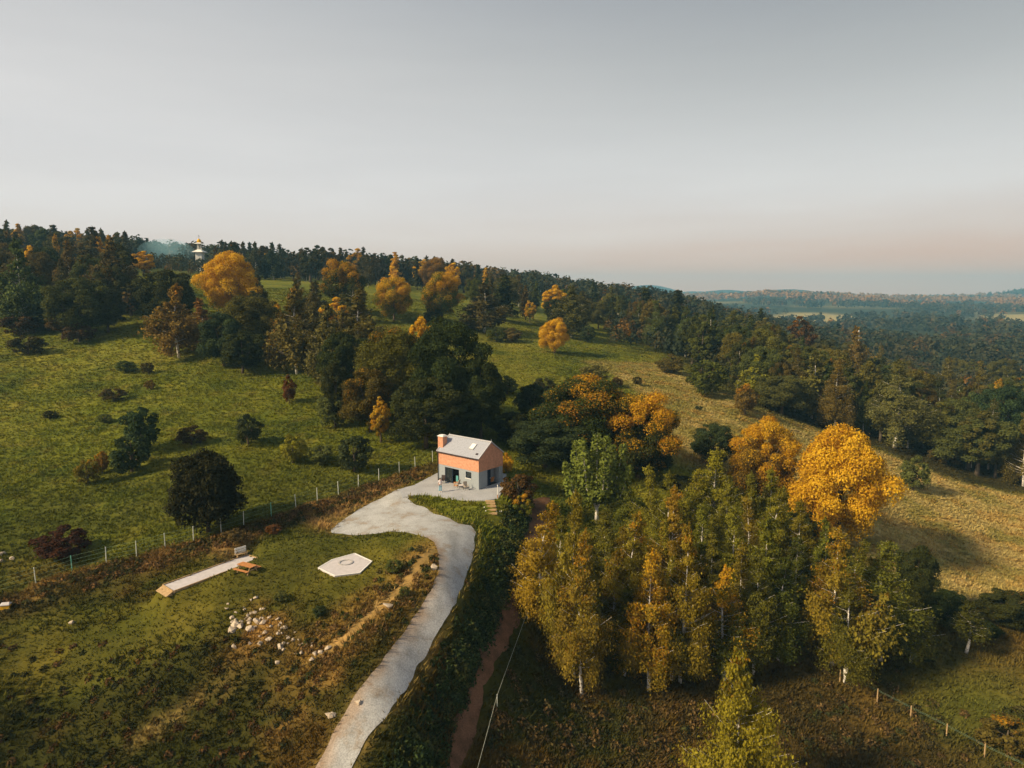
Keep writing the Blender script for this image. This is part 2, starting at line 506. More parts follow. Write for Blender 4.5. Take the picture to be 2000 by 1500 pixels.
# ------------------------------------------------------------------ terrain
# survey points: (photo u, photo v, distance); read from the photograph, each a real spot on the ground
SURVEY = [
    (935, 965, 76.5), (855, 944, 81), (981, 945, 81), (900, 985, 73.5), (780, 975, 75), (700, 1020, 68.5), (650, 1045, 65.5), (880, 1150, 53.5), (740, 1350, 43.8), (640, 1490, 40),
    (920, 1050, 64), (675, 1100, 58.5), (400, 1118, 57.5), (480, 1090, 59.5), (70, 1138, 59.5), (420, 1043, 65.5), (600, 985, 73), (740, 938, 82), (830, 908, 88),
    (250, 1190, 55.5), (0, 1200, 56.5), (0, 1500, 42.6), (300, 1350, 47), (500, 1230, 50.5), (450, 1480, 42),
    (1060, 970, 81), (1020, 1080, 67.5), (960, 1250, 54.5), (890, 1450, 46.5), (860, 1400, 45.5),
    (1115, 1340, 56.8), (1300, 1280, 63), (1640, 1310, 63), (1450, 1500, 51), (2000, 1480, 54), (1735, 1345, 62), (1950, 1330, 63), (1150, 1500, 48), (1100, 1100, 68.5), (1150, 960, 86), (1300, 900, 101),
    (1400, 800, 135), (1350, 760, 150), (1250, 720, 168), (1600, 850, 140), (1800, 960, 117), (1950, 1020, 110), (1750, 1080, 89), (1900, 1150, 86), (1560, 1000, 94),
    (1850, 900, 139), (2000, 960, 128), (1450, 780, 146), (1200, 690, 184), (1085, 690, 172), (1000, 640, 205), (960, 670, 182), (1000, 740, 136), (1100, 730, 148),
    (830, 850, 97), (720, 840, 99), (600, 870, 93), (300, 950, 80), (0, 1050, 67.5), (0, 900, 88.6), (0, 800, 110), (300, 800, 107), (600, 780, 115), (0, 660, 152), (300, 700, 140), (550, 720, 134), (100, 640, 160),
    (290, 545, 205), (560, 575, 210), (600, 560, 245), (850, 612, 200), (400, 545, 275), (700, 558, 280), (900, 578, 295), (1100, 590, 380), (-300, 640, 150), (-300, 560, 260), (-300, 1000, 66), (-200, 1300, 46),
    (0, 508, 300), (150, 514, 340), (300, 518, 420), (400, 525, 450), (600, 538, 500), (920, 556, 620), (1050, 571, 800), (1160, 577, 1000), (-400, 470, 420),
    (1240, 640, 300), (1300, 600, 520), (1500, 700, 240), (1700, 763, 250), (1700, 715, 350), (1700, 690, 450), (1400, 640, 400), (2000, 770, 250), (2000, 715, 400), (2300, 900, 140), (2300, 1300, 62),
    (1500, 628, 1150), (1600, 618, 1300), (1980, 616, 1350), (1900, 642, 800), (1350, 590, 2300), (1500, 578, 2300), (1700, 587, 2100), (1950, 592, 2000), (2300, 592, 1900), (1300, 640, 800),
    (1100, 572, 4000), (1300, 578, 4500), (1700, 584, 4500), (500, 560, 2500), (0, 548, 2500), (2000, 583, 4500), (-600, 480, 2000), (2600, 590, 4000),
    (0, 572, 5300), (1000, 574, 5300), (2000, 578, 5300), (3000, 578, 5300),
]
ctrl = np.array([on_ray(u, v, d * K) for u, v, d in SURVEY])
extra = np.array([(-60, -60, -14), (40, -60, -24), (0, 10, -12), (-45, 15, -10), (50, 15, -22), (-200, 0, -14), (-400, -150, -22), (200, 0, -30), (0, -350, -30), (400, 60, -34), (-900, 0, -10), (900, 0, -40),
                  (-5000, 0, 0), (5000, 0, -20), (-5500, 5000, 60), (5500, 3000, 10)], float)
ctrl = np.vstack([ctrl, extra])


def warp(x, y):
    r = np.hypot(x, y) + 1e-6
    k = np.log1p(r / 45.0) / r
    return np.stack([x * k, y * k], -1)


WC = warp(ctrl[:, 0], ctrl[:, 1])
CC = 0.03
dd = np.sqrt(((WC[:, None] - WC[None]) ** 2).sum(-1) + CC * CC)
nC = len(WC)
A = np.zeros((nC + 1, nC + 1))
A[:nC, :nC] = dd - 0.012 * np.eye(nC)
A[:nC, nC] = A[nC, :nC] = 1
SOL = np.linalg.solve(A, np.append(ctrl[:, 2], 0))


def H0(x, y):
    x, y = np.asarray(x, float), np.asarray(y, float)
    sh = x.shape
    P = warp(x.ravel(), y.ravel())
    out = np.empty(len(P))
    for i in range(0, len(P), 40000):
        q = P[i:i + 40000]
        out[i:i + 40000] = np.sqrt(((q[:, None] - WC[None]) ** 2).sum(-1) + CC * CC) @ SOL[:nC] + SOL[nC]
    return out.reshape(sh)


# house pose (front right corner, heading of the front wall)
HX, HY, HA, HL, HW, HE, HR = -4.16, 84.4, R(-39.6), 7.22, 4.60, 3.98, 5.68
h_d = np.array([math.cos(HA), math.sin(HA)]); h_n = np.array([-math.sin(HA), math.cos(HA)])


def flat_at(u, v, z):
    """point where the ray meets the level plane z"""
    r = ray(u, v); t = (z - CZ) / r[2]
    return np.array([r[0] * t, r[1] * t])


TERR = [(779, 956), (790, 952), (807, 948), (838, 932), (870, 915), (990, 925), (987, 948), (973, 973.6), (950, 977), (922, 978), (887, 975), (857, 969), (821, 965.5), (799, 969), (786, 972)]
TERR_W = np.array([flat_at(u, v, 0.0) for u, v in TERR])


def seg_dist(x, y, pts, closed=False):
    pts = list(pts) + ([pts[0]] if closed else [])
    best = np.full(np.shape(x), 1e9)
    for (ax, ay), (bx, by) in zip(pts, pts[1:]):
        vx, vy = bx - ax, by - ay
        t = np.clip(((x - ax) * vx + (y - ay) * vy) / (vx * vx + vy * vy + 1e-9), 0, 1)
        best = np.minimum(best, np.hypot(x - ax - t * vx, y - ay - t * vy))
    return best


def inside(x, y, pts):
    c = np.zeros(np.shape(x), bool)
    n = len(pts)
    for i in range(n):
        (ax, ay), (bx, by) = pts[i], pts[(i + 1) % n]
        if ay == by: continue
        c ^= ((ay > y) != (by > y)) & (x < (bx - ax) * (y - ay) / (by - ay) + ax)
    return c


def march(u, v, h, far=400.0):
    r = ray(u, v)
    t = np.arange(25, far, 0.25)
    P = np.array([0, 0, CZ]) + r[None] * t[:, None]
    g = P[:, 2] - h(P[:, 0], P[:, 1])
    i = np.argmax(g < 0) if (g < 0).any() else len(t) - 1
    return P[i]


# level patches: terrace, concrete lane, hexagonal pad
LANE_PX = [(319, 1143), (339, 1155), (506, 1092), (481, 1084)]
HEX_PX = [(621, 1109), (690, 1081), (726, 1096), (701, 1120), (655, 1124.5)]
HEX_PX = [(621, 1109), (648, 1093), (693, 1080.5), (727, 1096), (703, 1119), (654, 1125)]
lane_z = float(np.mean([march(u, v, H0)[2] for u, v in LANE_PX]))
hex_z = float(np.mean([march(u, v, H0)[2] for u, v in HEX_PX])) + 0.1
LANE_W = np.array([flat_at(u, v, lane_z) for u, v in LANE_PX])
HEX_W = np.array([flat_at(u, v, hex_z) for u, v in HEX_PX])
FLATS = [(TERR_W, -0.10, 3.0), (LANE_W, lane_z - 0.10, 1.2), (HEX_W, hex_z - 0.12, 1.5)]


def bumps(x, y):
    d = np.hypot(x, y)
    near = np.clip(1 - d / 500, 0, 1)
    b = (fbm(x, y, 14, 3) - 0.5) * 1.3 + (fbm(x, y, 3.2, 11, 3) - 0.5) * 0.34
    # long low terraces across the left meadow
    b += (fbm(x * 0.35 + y * 0.2, y * 1.6 - x * 0.5, 9, 31, 3) - 0.5) * 1.0 * sstep(-10, -30, x) * sstep(70, 85, y)
    far = (fbm(x, y, 420, 51, 4) - 0.5) * 26 * sstep(900, 2200, d) + (fbm(x, y, 90, 61, 3) - 0.5) * 5 * sstep(300, 700, d)
    return b * near + far


DRIVE_L = [(779, 956), (757, 968), (735, 980), (700, 996), (672, 1016), (648, 1036), (646, 1043), (670, 1046), (700, 1047), (735, 1044), (768, 1039), (800, 1043), (835, 1052), (850, 1062), (855, 1080), (857, 1110), (855, 1128),
           (840, 1160), (810, 1205), (780, 1250), (735, 1310), (690, 1370), (650, 1440), (612, 1510), (585, 1570)]
DRIVE_R = [(800, 968), (795, 977), (808, 984), (830, 993), (850, 1005), (880, 1015), (895, 1024), (920, 1028), (931, 1042), (926, 1072), (917, 1108), (905, 1145), (890, 1180), (872, 1212), (850, 1250), (815, 1310), (780, 1370),
           (748, 1408), (715, 1455), (685, 1510), (655, 1570)]
TRACK_PX_L = [(1038, 975), (1022, 1060), (1000, 1140), (965, 1230), (930, 1320), (890, 1410), (868, 1500), (850, 1570)]
TRACK_PX_R = [(1075, 972), (1058, 1060), (1040, 1130), (1005, 1220), (965, 1320), (930, 1410), (905, 1500), (890, 1570)]
DRIVE_0 = [tuple(march(u, v, H0)[:2]) for u, v in DRIVE_L] + [tuple(march(u, v, H0)[:2]) for u, v in DRIVE_R][::-1]
TRACK_0 = [tuple(march(u, v, H0)[:2]) for u, v in TRACK_PX_L] + [tuple(march(u, v, H0)[:2]) for u, v in TRACK_PX_R][::-1]


def bump_px(x, y, u, d, h, w):
    p = on_ray(u, 580, d)
    return h * np.exp(-((x - p[0]) / w) ** 2 - ((y - p[1]) / (w * 0.7)) ** 2)


def Hfun(x, y):
    x, y = np.asarray(x, float), np.asarray(y, float)
    z = H0(x, y)
    for u, d, h, w in ((1185, 4600, 58, 240), (1275, 4700, 60, 200), (1430, 4300, 44, 300), (1535, 3900, 56, 220), (2040, 3200, 44, 240), (2200, 3200, 60, 400), (1010, 4800, 50, 300), (1360, 5000, 44, 260)):
        z = z + bump_px(x, y, u, d, h, w)
    fl = np.ones(x.shape)
    for poly, zz, m in FLATS:
        sd_ = np.where(inside(x, y, poly), 0, seg_dist(x, y, poly, True))
        k = 1 - sstep(0.25, m, sd_)
        z = z * (1 - k) + zz * k
        fl = fl * (1 - k)
    for P in (DRIVE_0, TRACK_0):
        sd_ = np.where(inside(x, y, P), 0, seg_dist(x, y, P, True))
        fl = fl * sstep(0.2, 3.0, sd_)
    return z + bumps(x, y) * fl


def axis(lo, a, b, hi, s, g=1.045):
    c = list(np.arange(a, b + s / 2, s))
    st, p = s, c[-1]
    while p < hi: st *= g; p += st; c.append(p)
    st, p, left = s, c[0], []
    while p > lo: st *= g; p -= st; left.append(p)
    return np.array(left[::-1] + c)


GX = axis(-4200, -95, 110, 4800, 0.8)
GY = axis(-420, 38, 175, 5600, 0.8)
GXX, GYY = np.meshgrid(GX, GY)
GZ = Hfun(GXX, GYY)


def Hg(x, y):
    """height of the built ground sheet"""
    x, y = np.asarray(x, float), np.asarray(y, float)
    i = np.clip(np.searchsorted(GX, x) - 1, 0, len(GX) - 2)
    j = np.clip(np.searchsorted(GY, y) - 1, 0, len(GY) - 2)
    fx, fy = (x - GX[i]) / (GX[i + 1] - GX[i]), (y - GY[j]) / (GY[j + 1] - GY[j])
    return (GZ[j, i] * (1 - fx) + GZ[j, i + 1] * fx) * (1 - fy) + (GZ[j + 1, i] * (1 - fx) + GZ[j + 1, i + 1] * fx) * fy


def hit(u, v, far=400.0):
    return march(u, v, Hg, far)


def hits(pts):
    return [tuple(hit(u, v)[:2]) for u, v in pts]


DRIVE_W = hits(DRIVE_L) + hits(DRIVE_R)[::-1]
TRACK_W = hits(TRACK_PX_L) + hits(TRACK_PX_R)[::-1]
PATH_C = hits([(846, 1075), (815, 1110), (790, 1150), (750, 1180), (710, 1215), (680, 1245), (640, 1270), (612, 1285)])
FENCE_W = hits([(-60, 1178), (70, 1139), (141, 1118), (208, 1101), (267, 1088), (323, 1072), (378, 1057), (432, 1041), (476, 1027), (530, 1010), (578, 993), (620, 979), (661, 967), (700, 952), (740, 939), (780, 925), (811, 915), (845, 903)])


def blob(x, y, items):
    """soft patches on the ground: (photo u, v, radius in metres)"""
    m = np.zeros(np.shape(x))
    for u, v, r in items:
        p = hit(u, v)
        m = np.maximum(m, np.exp(-((x - p[0]) ** 2 + (y - p[1]) ** 2) / (r * r)))
    return m


DRY_POLY = hits([(1180, 712), (1300, 716), (1420, 780), (1470, 808), (1580, 835), (1700, 880), (1850, 940), (2040, 975)]) + [(118, 95), (118, 78)] + hits([(1980, 1160), (1800, 1160), (1700, 1090), (1560, 950), (1400, 920), (1320, 880), (1300, 790)])
LAWN_POLY = hits([(0, 1250), (320, 1165), (500, 1080), (640, 1050), (860, 1060), (850, 1120), (700, 1160), (500, 1180), (250, 1270), (0, 1330)])
FIELD_POLY = [tuple(on_ray(u, 600, d * K)[:2]) for u, d in ((1500, 1080), (1660, 1080), (1670, 1330), (1560, 1380), (1495, 1250))]
FIELD2_POLY = [tuple(on_ray(u, 600, d * K)[:2]) for u, d in ((1920, 1150), (2300, 1150), (2300, 1350), (1950, 1380))]


def ground_color(x, y):
    """what grows or lies at a spot: linear base colour"""
    x, y = np.asarray(x, float), np.asarray(y, float)
    d = np.hypot(x, y)
    n1, n2, n3 = fbm(x, y, 22, 71), fbm(x, y, 7, 81), fbm(x, y, 2.2, 91, 3)
    c = np.empty(x.shape + (3,))

    def lay(col, k):
        c[...] = c * (1 - k[..., None]) + np.array(col) * k[..., None]
    c[...] = (0.135, 0.145, 0.022)
    lay((0.185, 0.182, 0.034), sstep(0.45, 0.7, n1) * 0.9)
    lay((0.075, 0.095, 0.02), sstep(0.5, 0.3, n2) * 0.8)
    lay((0.19, 0.14, 0.04), sstep(0.58, 0.75, n3) * 0.3)
    # foreground shade painted into the grass low in the meadow
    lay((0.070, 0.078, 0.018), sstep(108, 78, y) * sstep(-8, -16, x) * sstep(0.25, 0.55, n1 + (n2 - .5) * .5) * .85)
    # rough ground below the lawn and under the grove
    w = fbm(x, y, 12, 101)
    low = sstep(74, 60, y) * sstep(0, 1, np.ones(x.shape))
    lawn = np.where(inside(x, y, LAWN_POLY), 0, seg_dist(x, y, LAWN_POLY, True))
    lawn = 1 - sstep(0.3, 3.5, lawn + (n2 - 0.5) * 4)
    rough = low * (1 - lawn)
    lay((0.036, 0.035, 0.011), rough * 0.92)  # kept extra dark, a vignette of the foreground put into the ground colour
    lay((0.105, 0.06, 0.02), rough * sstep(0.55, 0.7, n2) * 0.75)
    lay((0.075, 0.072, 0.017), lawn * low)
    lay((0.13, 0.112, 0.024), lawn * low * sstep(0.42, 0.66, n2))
    # under the birches: litter
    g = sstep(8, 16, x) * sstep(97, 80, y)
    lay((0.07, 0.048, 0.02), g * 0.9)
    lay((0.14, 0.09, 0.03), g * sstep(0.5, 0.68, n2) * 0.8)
    lay((0.10, 0.10, 0.025), blob(x, y, [(1930, 1380, 8), (1860, 1400, 5), (1990, 1440, 6)]))
    # dry slope on the right
    dr = np.where(inside(x, y, DRY_POLY), 0, seg_dist(x, y, DRY_POLY, True))
    dr = 1 - sstep(0, 6, dr + (n2 - 0.5) * 8)
    lay((0.34, 0.26, 0.125), dr * (0.80 + 0.45 * sstep(0.35, 0.55, n1)) / 1.2)
    lay((0.19, 0.165, 0.055), dr * np.maximum(sstep(0.50, 0.34, n2) * 0.75, sstep(30, 12, x - (y - 110) * .35) * .6))
    lay((0.34, 0.20, 0.07), dr * sstep(0.52, 0.66, n3) * 0.5)
    lay((0.46, 0.34, 0.19), dr * sstep(0.6, 0.72, n2) * 0.7)
    # bank between fence and lawn: rough brown weeds and bare earth
    fd = seg_dist(x, y, FENCE_W)
    side = np.where(y - np.interp(x, [p[0] for p in FENCE_W], [p[1] for p in FENCE_W]) < 0, 1, 0)
    bank = side * (1 - sstep(2.0, 6.0, fd + (n2 - 0.5) * 3)) * sstep(-2, -8, x)
    lay((0.085, 0.06, 0.025), bank * 0.9)
    lay((0.26, 0.15, 0.06), bank * sstep(0.5, 0.62, n2) * 0.8)
    lay((0.38, 0.22, 0.12), blob(x, y, [(440, 1070, 1.6), (470, 1055, 1.5), (700, 985, 2.0), (740, 965, 2.0), (770, 950, 1.4), (660, 1005, 2.2), (640, 1025, 2.0), (620, 1020, 1.6)]) * (0.5 + 0.6 * n3))
    # verge of the drive and the worn path
    vd = seg_dist(x, y, DRIVE_W, True)
    lay((0.24, 0.17, 0.075), (1 - sstep(0.0, 0.6, vd + (n3 - 0.5) * 1.0)) * 0.5)
    pd = seg_dist(x, y, PATH_C)
    lay((0.46, 0.34, 0.21), (1 - sstep(0.2, 0.8, pd + (n3 - 0.5) * 1.1)) * 0.85)
    lay((0.27, 0.16, 0.06), (1 - sstep(0.5, 4.0, pd + (n2 - 0.5) * 5)) * 0.65)
    lay((0.30, 0.17, 0.07), blob(x, y, [(500, 1225, 2.4), (530, 1215, 1.6), (570, 1405, 1.8), (640, 1330, 1.5)]) * sstep(0.3, 0.6, n3))
    lay((0.30, 0.21, 0.10), blob(x, y, [(425, 1355, 0.9), (385, 1372, 0.7), (345, 1405, 0.8), (300, 1432, 0.8), (275, 1450, 0.7)]) * sstep(.35, .65, n3))
    # dark bramble bank right of the drive
    # far country: woods and fields
    far = sstep(330 * K, 420 * K, d)
    lay((0.035, 0.042, 0.020), far)
    ff = fbm(x, y, 380, 131, 3)
    lay((0.21, 0.17, 0.085), far * sstep(0.62, 0.66, ff) * sstep(1500, 2200, d))
    for P in (FIELD_POLY, FIELD2_POLY):
        fdm = np.where(inside(x, y, P), 0, seg_dist(x, y, P, True))
        lay((0.34, 0.27, 0.15), 1 - sstep(0, 30, fdm))
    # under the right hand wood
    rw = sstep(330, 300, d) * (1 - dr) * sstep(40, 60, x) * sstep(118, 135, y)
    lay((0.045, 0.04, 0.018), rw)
    return c * np.array([1.0, 1.0, .72])


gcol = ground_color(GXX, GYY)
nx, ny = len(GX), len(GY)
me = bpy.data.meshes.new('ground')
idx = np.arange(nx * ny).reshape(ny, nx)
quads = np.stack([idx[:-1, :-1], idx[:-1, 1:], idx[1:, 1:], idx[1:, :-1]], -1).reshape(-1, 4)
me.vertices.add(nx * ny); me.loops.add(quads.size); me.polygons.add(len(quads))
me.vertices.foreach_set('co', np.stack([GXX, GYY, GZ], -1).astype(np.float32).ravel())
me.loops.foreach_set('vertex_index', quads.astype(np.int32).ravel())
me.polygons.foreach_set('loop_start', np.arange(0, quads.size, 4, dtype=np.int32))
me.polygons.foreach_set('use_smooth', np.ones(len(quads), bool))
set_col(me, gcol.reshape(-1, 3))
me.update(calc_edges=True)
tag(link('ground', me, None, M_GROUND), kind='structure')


def drape(name, poly, mat, lift, step=0.6, rag=0.25, kind='structure', zfix=None, thick=0, shade=None):
    """a sheet inside the outline that follows the ground, with a ragged edge"""
    pts = []
    n = len(poly)
    for i in range(n):
        a, b = np.array(poly[i]), np.array(poly[(i + 1) % n])
        m = max(1, int(np.linalg.norm(b - a) / 0.35))
        for k in range(m): pts.append(a + (b - a) * k / m)
    pts = np.array(pts)
    if rag:
        cen = np.roll(pts, -1, 0) - np.roll(pts, 1, 0)
        nor = np.stack([cen[:, 1], -cen[:, 0]], -1) / (np.linalg.norm(cen, axis=1)[:, None] + 1e-6)
        pts = pts + nor * ((fbm(pts[:, 0], pts[:, 1], 1.3, 201, 3) - 0.5) * 2 * rag)[:, None]
    lo, hi = pts.min(0), pts.max(0)
    gx, gy = np.meshgrid(np.arange(lo[0], hi[0], step), np.arange(lo[1], hi[1], step))
    gx, gy = gx.ravel() + RNG.uniform(-.1, .1, gx.size), gy.ravel() + RNG.uniform(-.1, .1, gy.size)
    k = inside(gx, gy, [tuple(p) for p in pts]) & (seg_dist(gx, gy, [tuple(p) for p in pts], True) > step * 0.4)
    allp = [Vector(p) for p in pts] + [Vector((a, b)) for a, b in zip(gx[k], gy[k])]
    nb = len(pts)
    v, e, f, *_ = delaunay_2d_cdt(allp, [(i, (i + 1) % nb) for i in range(nb)], [], 1, 1e-4)
    x, y = np.array([p.x for p in v]), np.array([p.y for p in v])
    z = Hg(x, y) + lift if zfix is None else np.full(len(x), zfix)
    me = bpy.data.meshes.new(name)
    me.from_pydata([(a, b, c) for a, b, c in zip(x, y, z)], [], [tuple(q) for q in f])
    set_col(me, np.ones((len(x), 3)) if shade is None else shade(x, y))
    for p in me.polygons: p.use_smooth = True
    me.materials.append(mat)
    me.validate(); me.update()
    o = link(name, me)
    if me.polygons and sum(p.normal.z for p in me.polygons) < 0: me.flip_normals()
    return tag(o, kind=kind)


M_DRIVE = gravel_mat('drive_gravel', (0.42, 0.42, 0.42), (0.36, 0.36, 0.355), (0.30, 0.255, 0.21))
M_TRACK = gravel_mat('track_earth', (0.17, 0.085, 0.045), (0.12, 0.06, 0.03), (0.07, 0.04, 0.022))
M_TERR = gravel_mat('terrace_concrete', (0.41, 0.415, 0.43), (0.37, 0.375, 0.39), (0.32, 0.325, 0.335))
driveL = hits(DRIVE_L[12:]); driveR = hits(DRIVE_R[9:])


def drive_shade(x, y):
    """clay washed in along the left edge and between the wheel tracks, paler wheel tracks"""
    dl = seg_dist(x, y, driveL)
    dr = seg_dist(x, y, driveR)
    n = fbm(x, y, 1.6, 301, 3)
    k = (1 - sstep(0.0, 1.1, dl + (n - 0.5) * 1.6)) * 0.9
    f = dl / (dl + dr + 1e-6)
    mid = np.exp(-((f - 0.52) / 0.10) ** 2) * 0.28 * (y < 70)
    c = np.ones((len(x), 3))
    c = c * (1 - k[:, None]) + np.array((0.78, 0.58, 0.42)) * k[:, None]
    c *= (1 - mid * (0.4 + 1.2 * n))[:, None]
    return c


drape('gravel_drive', DRIVE_W, M_DRIVE, 0.07, rag=0.16, shade=drive_shade)
drape('dirt_track', TRACK_W, M_TRACK, 0.07, rag=0.6)

# terrace slab
tv = [tuple(p) for p in TERR_W]
mb = MB(); mb.prism(tv, -0.35, 0.0)
me = mb.mesh('terrace', M_TERR)
set_col(me, np.ones((len(me.vertices), 3)))
tag(link('terrace', me), kind='structure')

# ------------------------------------------------------------------ the house
FLp = np.array([HX, HY]) - h_d * HL
house = empty('brick_house', (FLp[0], FLp[1], 0.0), HA)
tag(house, 'small house with orange brick upper storey, grey lower walls and slate gable roof', 'house')
L, W = HL, HW
LZ = 2.24                                   # height of the grey lower walls
T = 0.28
dx0, dx1, dzt = 1.25, 3.80, 2.0             # big glazed opening
wx0, wx1, wz0, wz1 = 4.98, 5.95, 1.18, 2.0  # small window
py0, py1 = 1.62, 3.95                       # porch recess in the gable
REC = 1.0
lw = MB()
lw.box(0, dx0, 0, T, 0, LZ)
lw.box(dx1, wx0, 0, T, 0, LZ)
lw.box(wx0, wx1, 0, T, 0, wz0)
lw.box(wx0, wx1, 0, T, wz1, LZ)
lw.box(dx0, dx1, 0, T, dzt, LZ)
lw.box(wx1, L, 0, T, 0, LZ)
lw.box(0, T, T, W, 0, LZ)
lw.box(T, L, W - T, W, 0, LZ)
lw.box(L - T, L, T, py0, 0, LZ)
lw.box(L - T, L, py1, W - T, 0, LZ)
lw.box(L - REC - 0.15, L - REC, py0, py1, 0, LZ)
lw.box(L - REC, L - T, py0 - 0.15, py0, 0, LZ)
lw.box(L - REC, L - T, py1, py1 + 0.15, 0, LZ)
lw.build('lower_wall', M_PLASTER, house)
fl = MB(); fl.box(T, L - T, T, W - T, -0.05, 0.03); fl.build('floor_slab', M_DARK, house)
inn = MB(); inn.box(T + 0.02, L - REC - 0.2, W - T - 0.06, W - T - 0.01, 0.03, LZ); inn.box(dx1 + 0.5, dx1 + 0.6, T + .05, W - T - .1, 0.03, LZ)
inn.build('inner_partition', M_DARK, house)
uw = MB()
o_ = 0.035                                  # the brick skin stands a little proud
g0 = [(-o_, LZ), (-o_, HE)]
bm = uw.bm
prof = [(-o_, LZ), (W + o_, LZ), (W + o_, HE), (W / 2, HR - 0.06), (-o_, HE)]
a = [bm.verts.new((-o_, y, z)) for y, z in prof]; b = [bm.verts.new((L + o_, y, z)) for y, z in prof]
bm.faces.new(a[::-1]); bm.faces.new(b)
for i in range(5): bm.faces.new((a[i], a[(i + 1) % 5], b[(i + 1) % 5], b[i]))
uw.build('upper_wall', M_BRICK, house)
# roof: two slopes in overlapping courses
sl = math.hypot(W / 2, HR - HE)
cy_, sy_ = (W / 2) / sl, (HR - HE) / sl
roof = MB()
NC = 13
ov = 0.16
for s in (0, 1):
    for i in range(NC):
        t0 = -ov / sl + (1 + ov / sl) * i / NC
        t1 = -ov / sl + (1 + ov / sl) * (i + 1.12) / NC
        pts = []
        for t, lf in ((t0, 0.075), (min(t1, 1.0), 0.045)):
            y, z = t * W / 2, HE + t * (HR - HE)
            pts.append((y, z + lf))
        (ya, za), (yb, zb) = pts
        if s: ya, yb = W - ya, W - yb
        q = [(-0.12, ya, za), (L + 0.10, ya, za), (L + 0.10, yb, zb), (-0.12, yb, zb)]
        lowq = [(x, y, z - 0.035) for x, y, z in q]
        V = [roof.bm.verts.new(p) for p in q + lowq]
        for f in ((0, 1, 2, 3), (7, 6, 5, 4), (0, 4, 5, 1), (1, 5, 6, 2), (2, 6, 7, 3), (3, 7, 4, 0)):
            roof.bm.faces.new([V[k] for k in f])
rf = roof.build('roof', M_ROOF, house)
mb = MB(); mb.bar((-0.14, W / 2, HR + 0.07), (L + 0.12, W / 2, HR + 0.07), 0.26, 0.07)
mb.bar((-0.14, W / 2, HR + 0.12), (L + 0.12, W / 2, HR + 0.12), 0.12, 0.06)
mb.tube([(L + 0.1, W / 2, HR + 0.1), (L + 0.1, W / 2, HR + 0.42)], [0.025, 0.01]); mb.tube([(-0.12, W / 2, HR + 0.1), (-0.12, W / 2, HR + 0.30)], [0.025, 0.01])
mb.build('ridge_cap', M_ROOFLIGHT, rf)
for x in (-0.13, L + 0.11):
    for s in (0, 1):
        mb = MB()
        y0, y1 = (-ov * cy_, W / 2) if s == 0 else (W + ov * cy_, W / 2)
        z0 = HE - ov * sy_
        mb.bar((x, y0, z0 + 0.085), (x, y1, HR + 0.085), 0.10, 0.10)
        mb.build('verge_trim', M_ROOFLIGHT, rf)
# roof window
t0, t1 = 0.40, 0.74
yA, zA, yB, zB = t0 * W / 2, HE + t0 * (HR - HE), t1 * W / 2, HE + t1 * (HR - HE)
nv = Vector((0, -sy_, cy_))
mb = MB(); mb.bar(Vector((5.10, yA, zA)) + nv * .11, Vector((5.10, yB, zB)) + nv * .11, 0.80, 0.10, up=nv)
sk = mb.build('roof_window', M_ROOFLIGHT, rf)
mb = MB(); mb.bar(Vector((5.10, yA + .08, zA + .06)) + nv * .165, Vector((5.10, yB - .08, zB - .06)) + nv * .165, 0.62, 0.015, up=nv)
mb.build('blind', M_WHITE, rf)
mb = MB(); mb.bar(Vector((6.55, .36, HE + .27)) + nv * .1, Vector((6.55, .55, HE + .41)) + nv * .1, 0.3, 0.08, up=nv); mb.build('roof_vent', M_DARKMETAL, rf)
# gutter, downpipes, chimney
mb = MB(); mb.tube([(-0.14, -0.24, HE - 0.10), (L + 0.12, -0.24, HE - 0.10)], 0.075, 8); mb.build('gutter', M_DARKMETAL, house, True)
mb = MB(); mb.tube([(0.10, -0.24, HE - 0.12), (0.06, -0.10, HE - 0.35), (0.06, -0.10, 0.02)], 0.05, 8); mb.build('downpipe', M_DARKMETAL, house, True)
ch = MB(); ch.box(-0.42, 0.50, 0.42, 1.20, 0, 5.78); chm = ch.build('chimney', M_BRICK, house)
mb = MB(); mb.box(-0.50, 0.58, 0.34, 1.28, 5.78, 5.88, bev=0.02); mb.box(-0.36, 0.44, 0.48, 1.14, 5.88, 5.98, bev=0.03); mb.build('chimney_cap', M_WHITE, chm)
# glazed doors, half slid open
sd_ = empty('sliding_door', (0, 0, 0)); sd_.parent = house
fr = MB()
for x in (dx0 + .04, dx0 + 1.25, dx1 - .04): fr.box(x - .04, x + .04, 0.10, 0.18, 0.03, dzt)
fr.box(dx0 + .08, dx1 - .08, 0.10, 0.18, dzt - .08, dzt - .001); fr.box(dx0 + .08, dx1 - .08, 0.10, 0.18, 0.03, 0.09)
fr.build('door_frame', M_NAVY, sd_)
mb = MB(); mb.box(dx0 + .08, dx0 + 1.21, 0.13, 0.145, 0.09, dzt - .08); mb.build('pane', M_GLASS, sd_)
mb = MB(); mb.box(dx0 + .30, dx0 + .42, 0.30, 0.36, 0.05, dzt - .05); mb.build('curtain', M_WHITE, sd_)
# window
wd = empty('window', (0, 0, 0)); wd.parent = house
fr = MB()
fr.box(wx0, wx0 + .07, .06, .14, wz0, wz1); fr.box(wx1 - .07, wx1, .06, .14, wz0, wz1)
fr.box(wx0 + .07, wx1 - .07, .06, .14, wz1 - .07, wz1); fr.box(wx0 + .07, wx1 - .07, .06, .14, wz0, wz0 + .07)
fr.build('frame', M_NAVY, wd)
mb = MB(); mb.box(wx0 + .07, wx1 - .07, .095, .11, wz0 + .07, wz1 - .07); mb.build('pane', M_GLASS, wd)
mb = MB(); mb.box(wx0 - .06, wx1 + .06, -.09, .055, wz0 - .06, wz0 - .004); mb.build('sill', M_WHITE, wd)
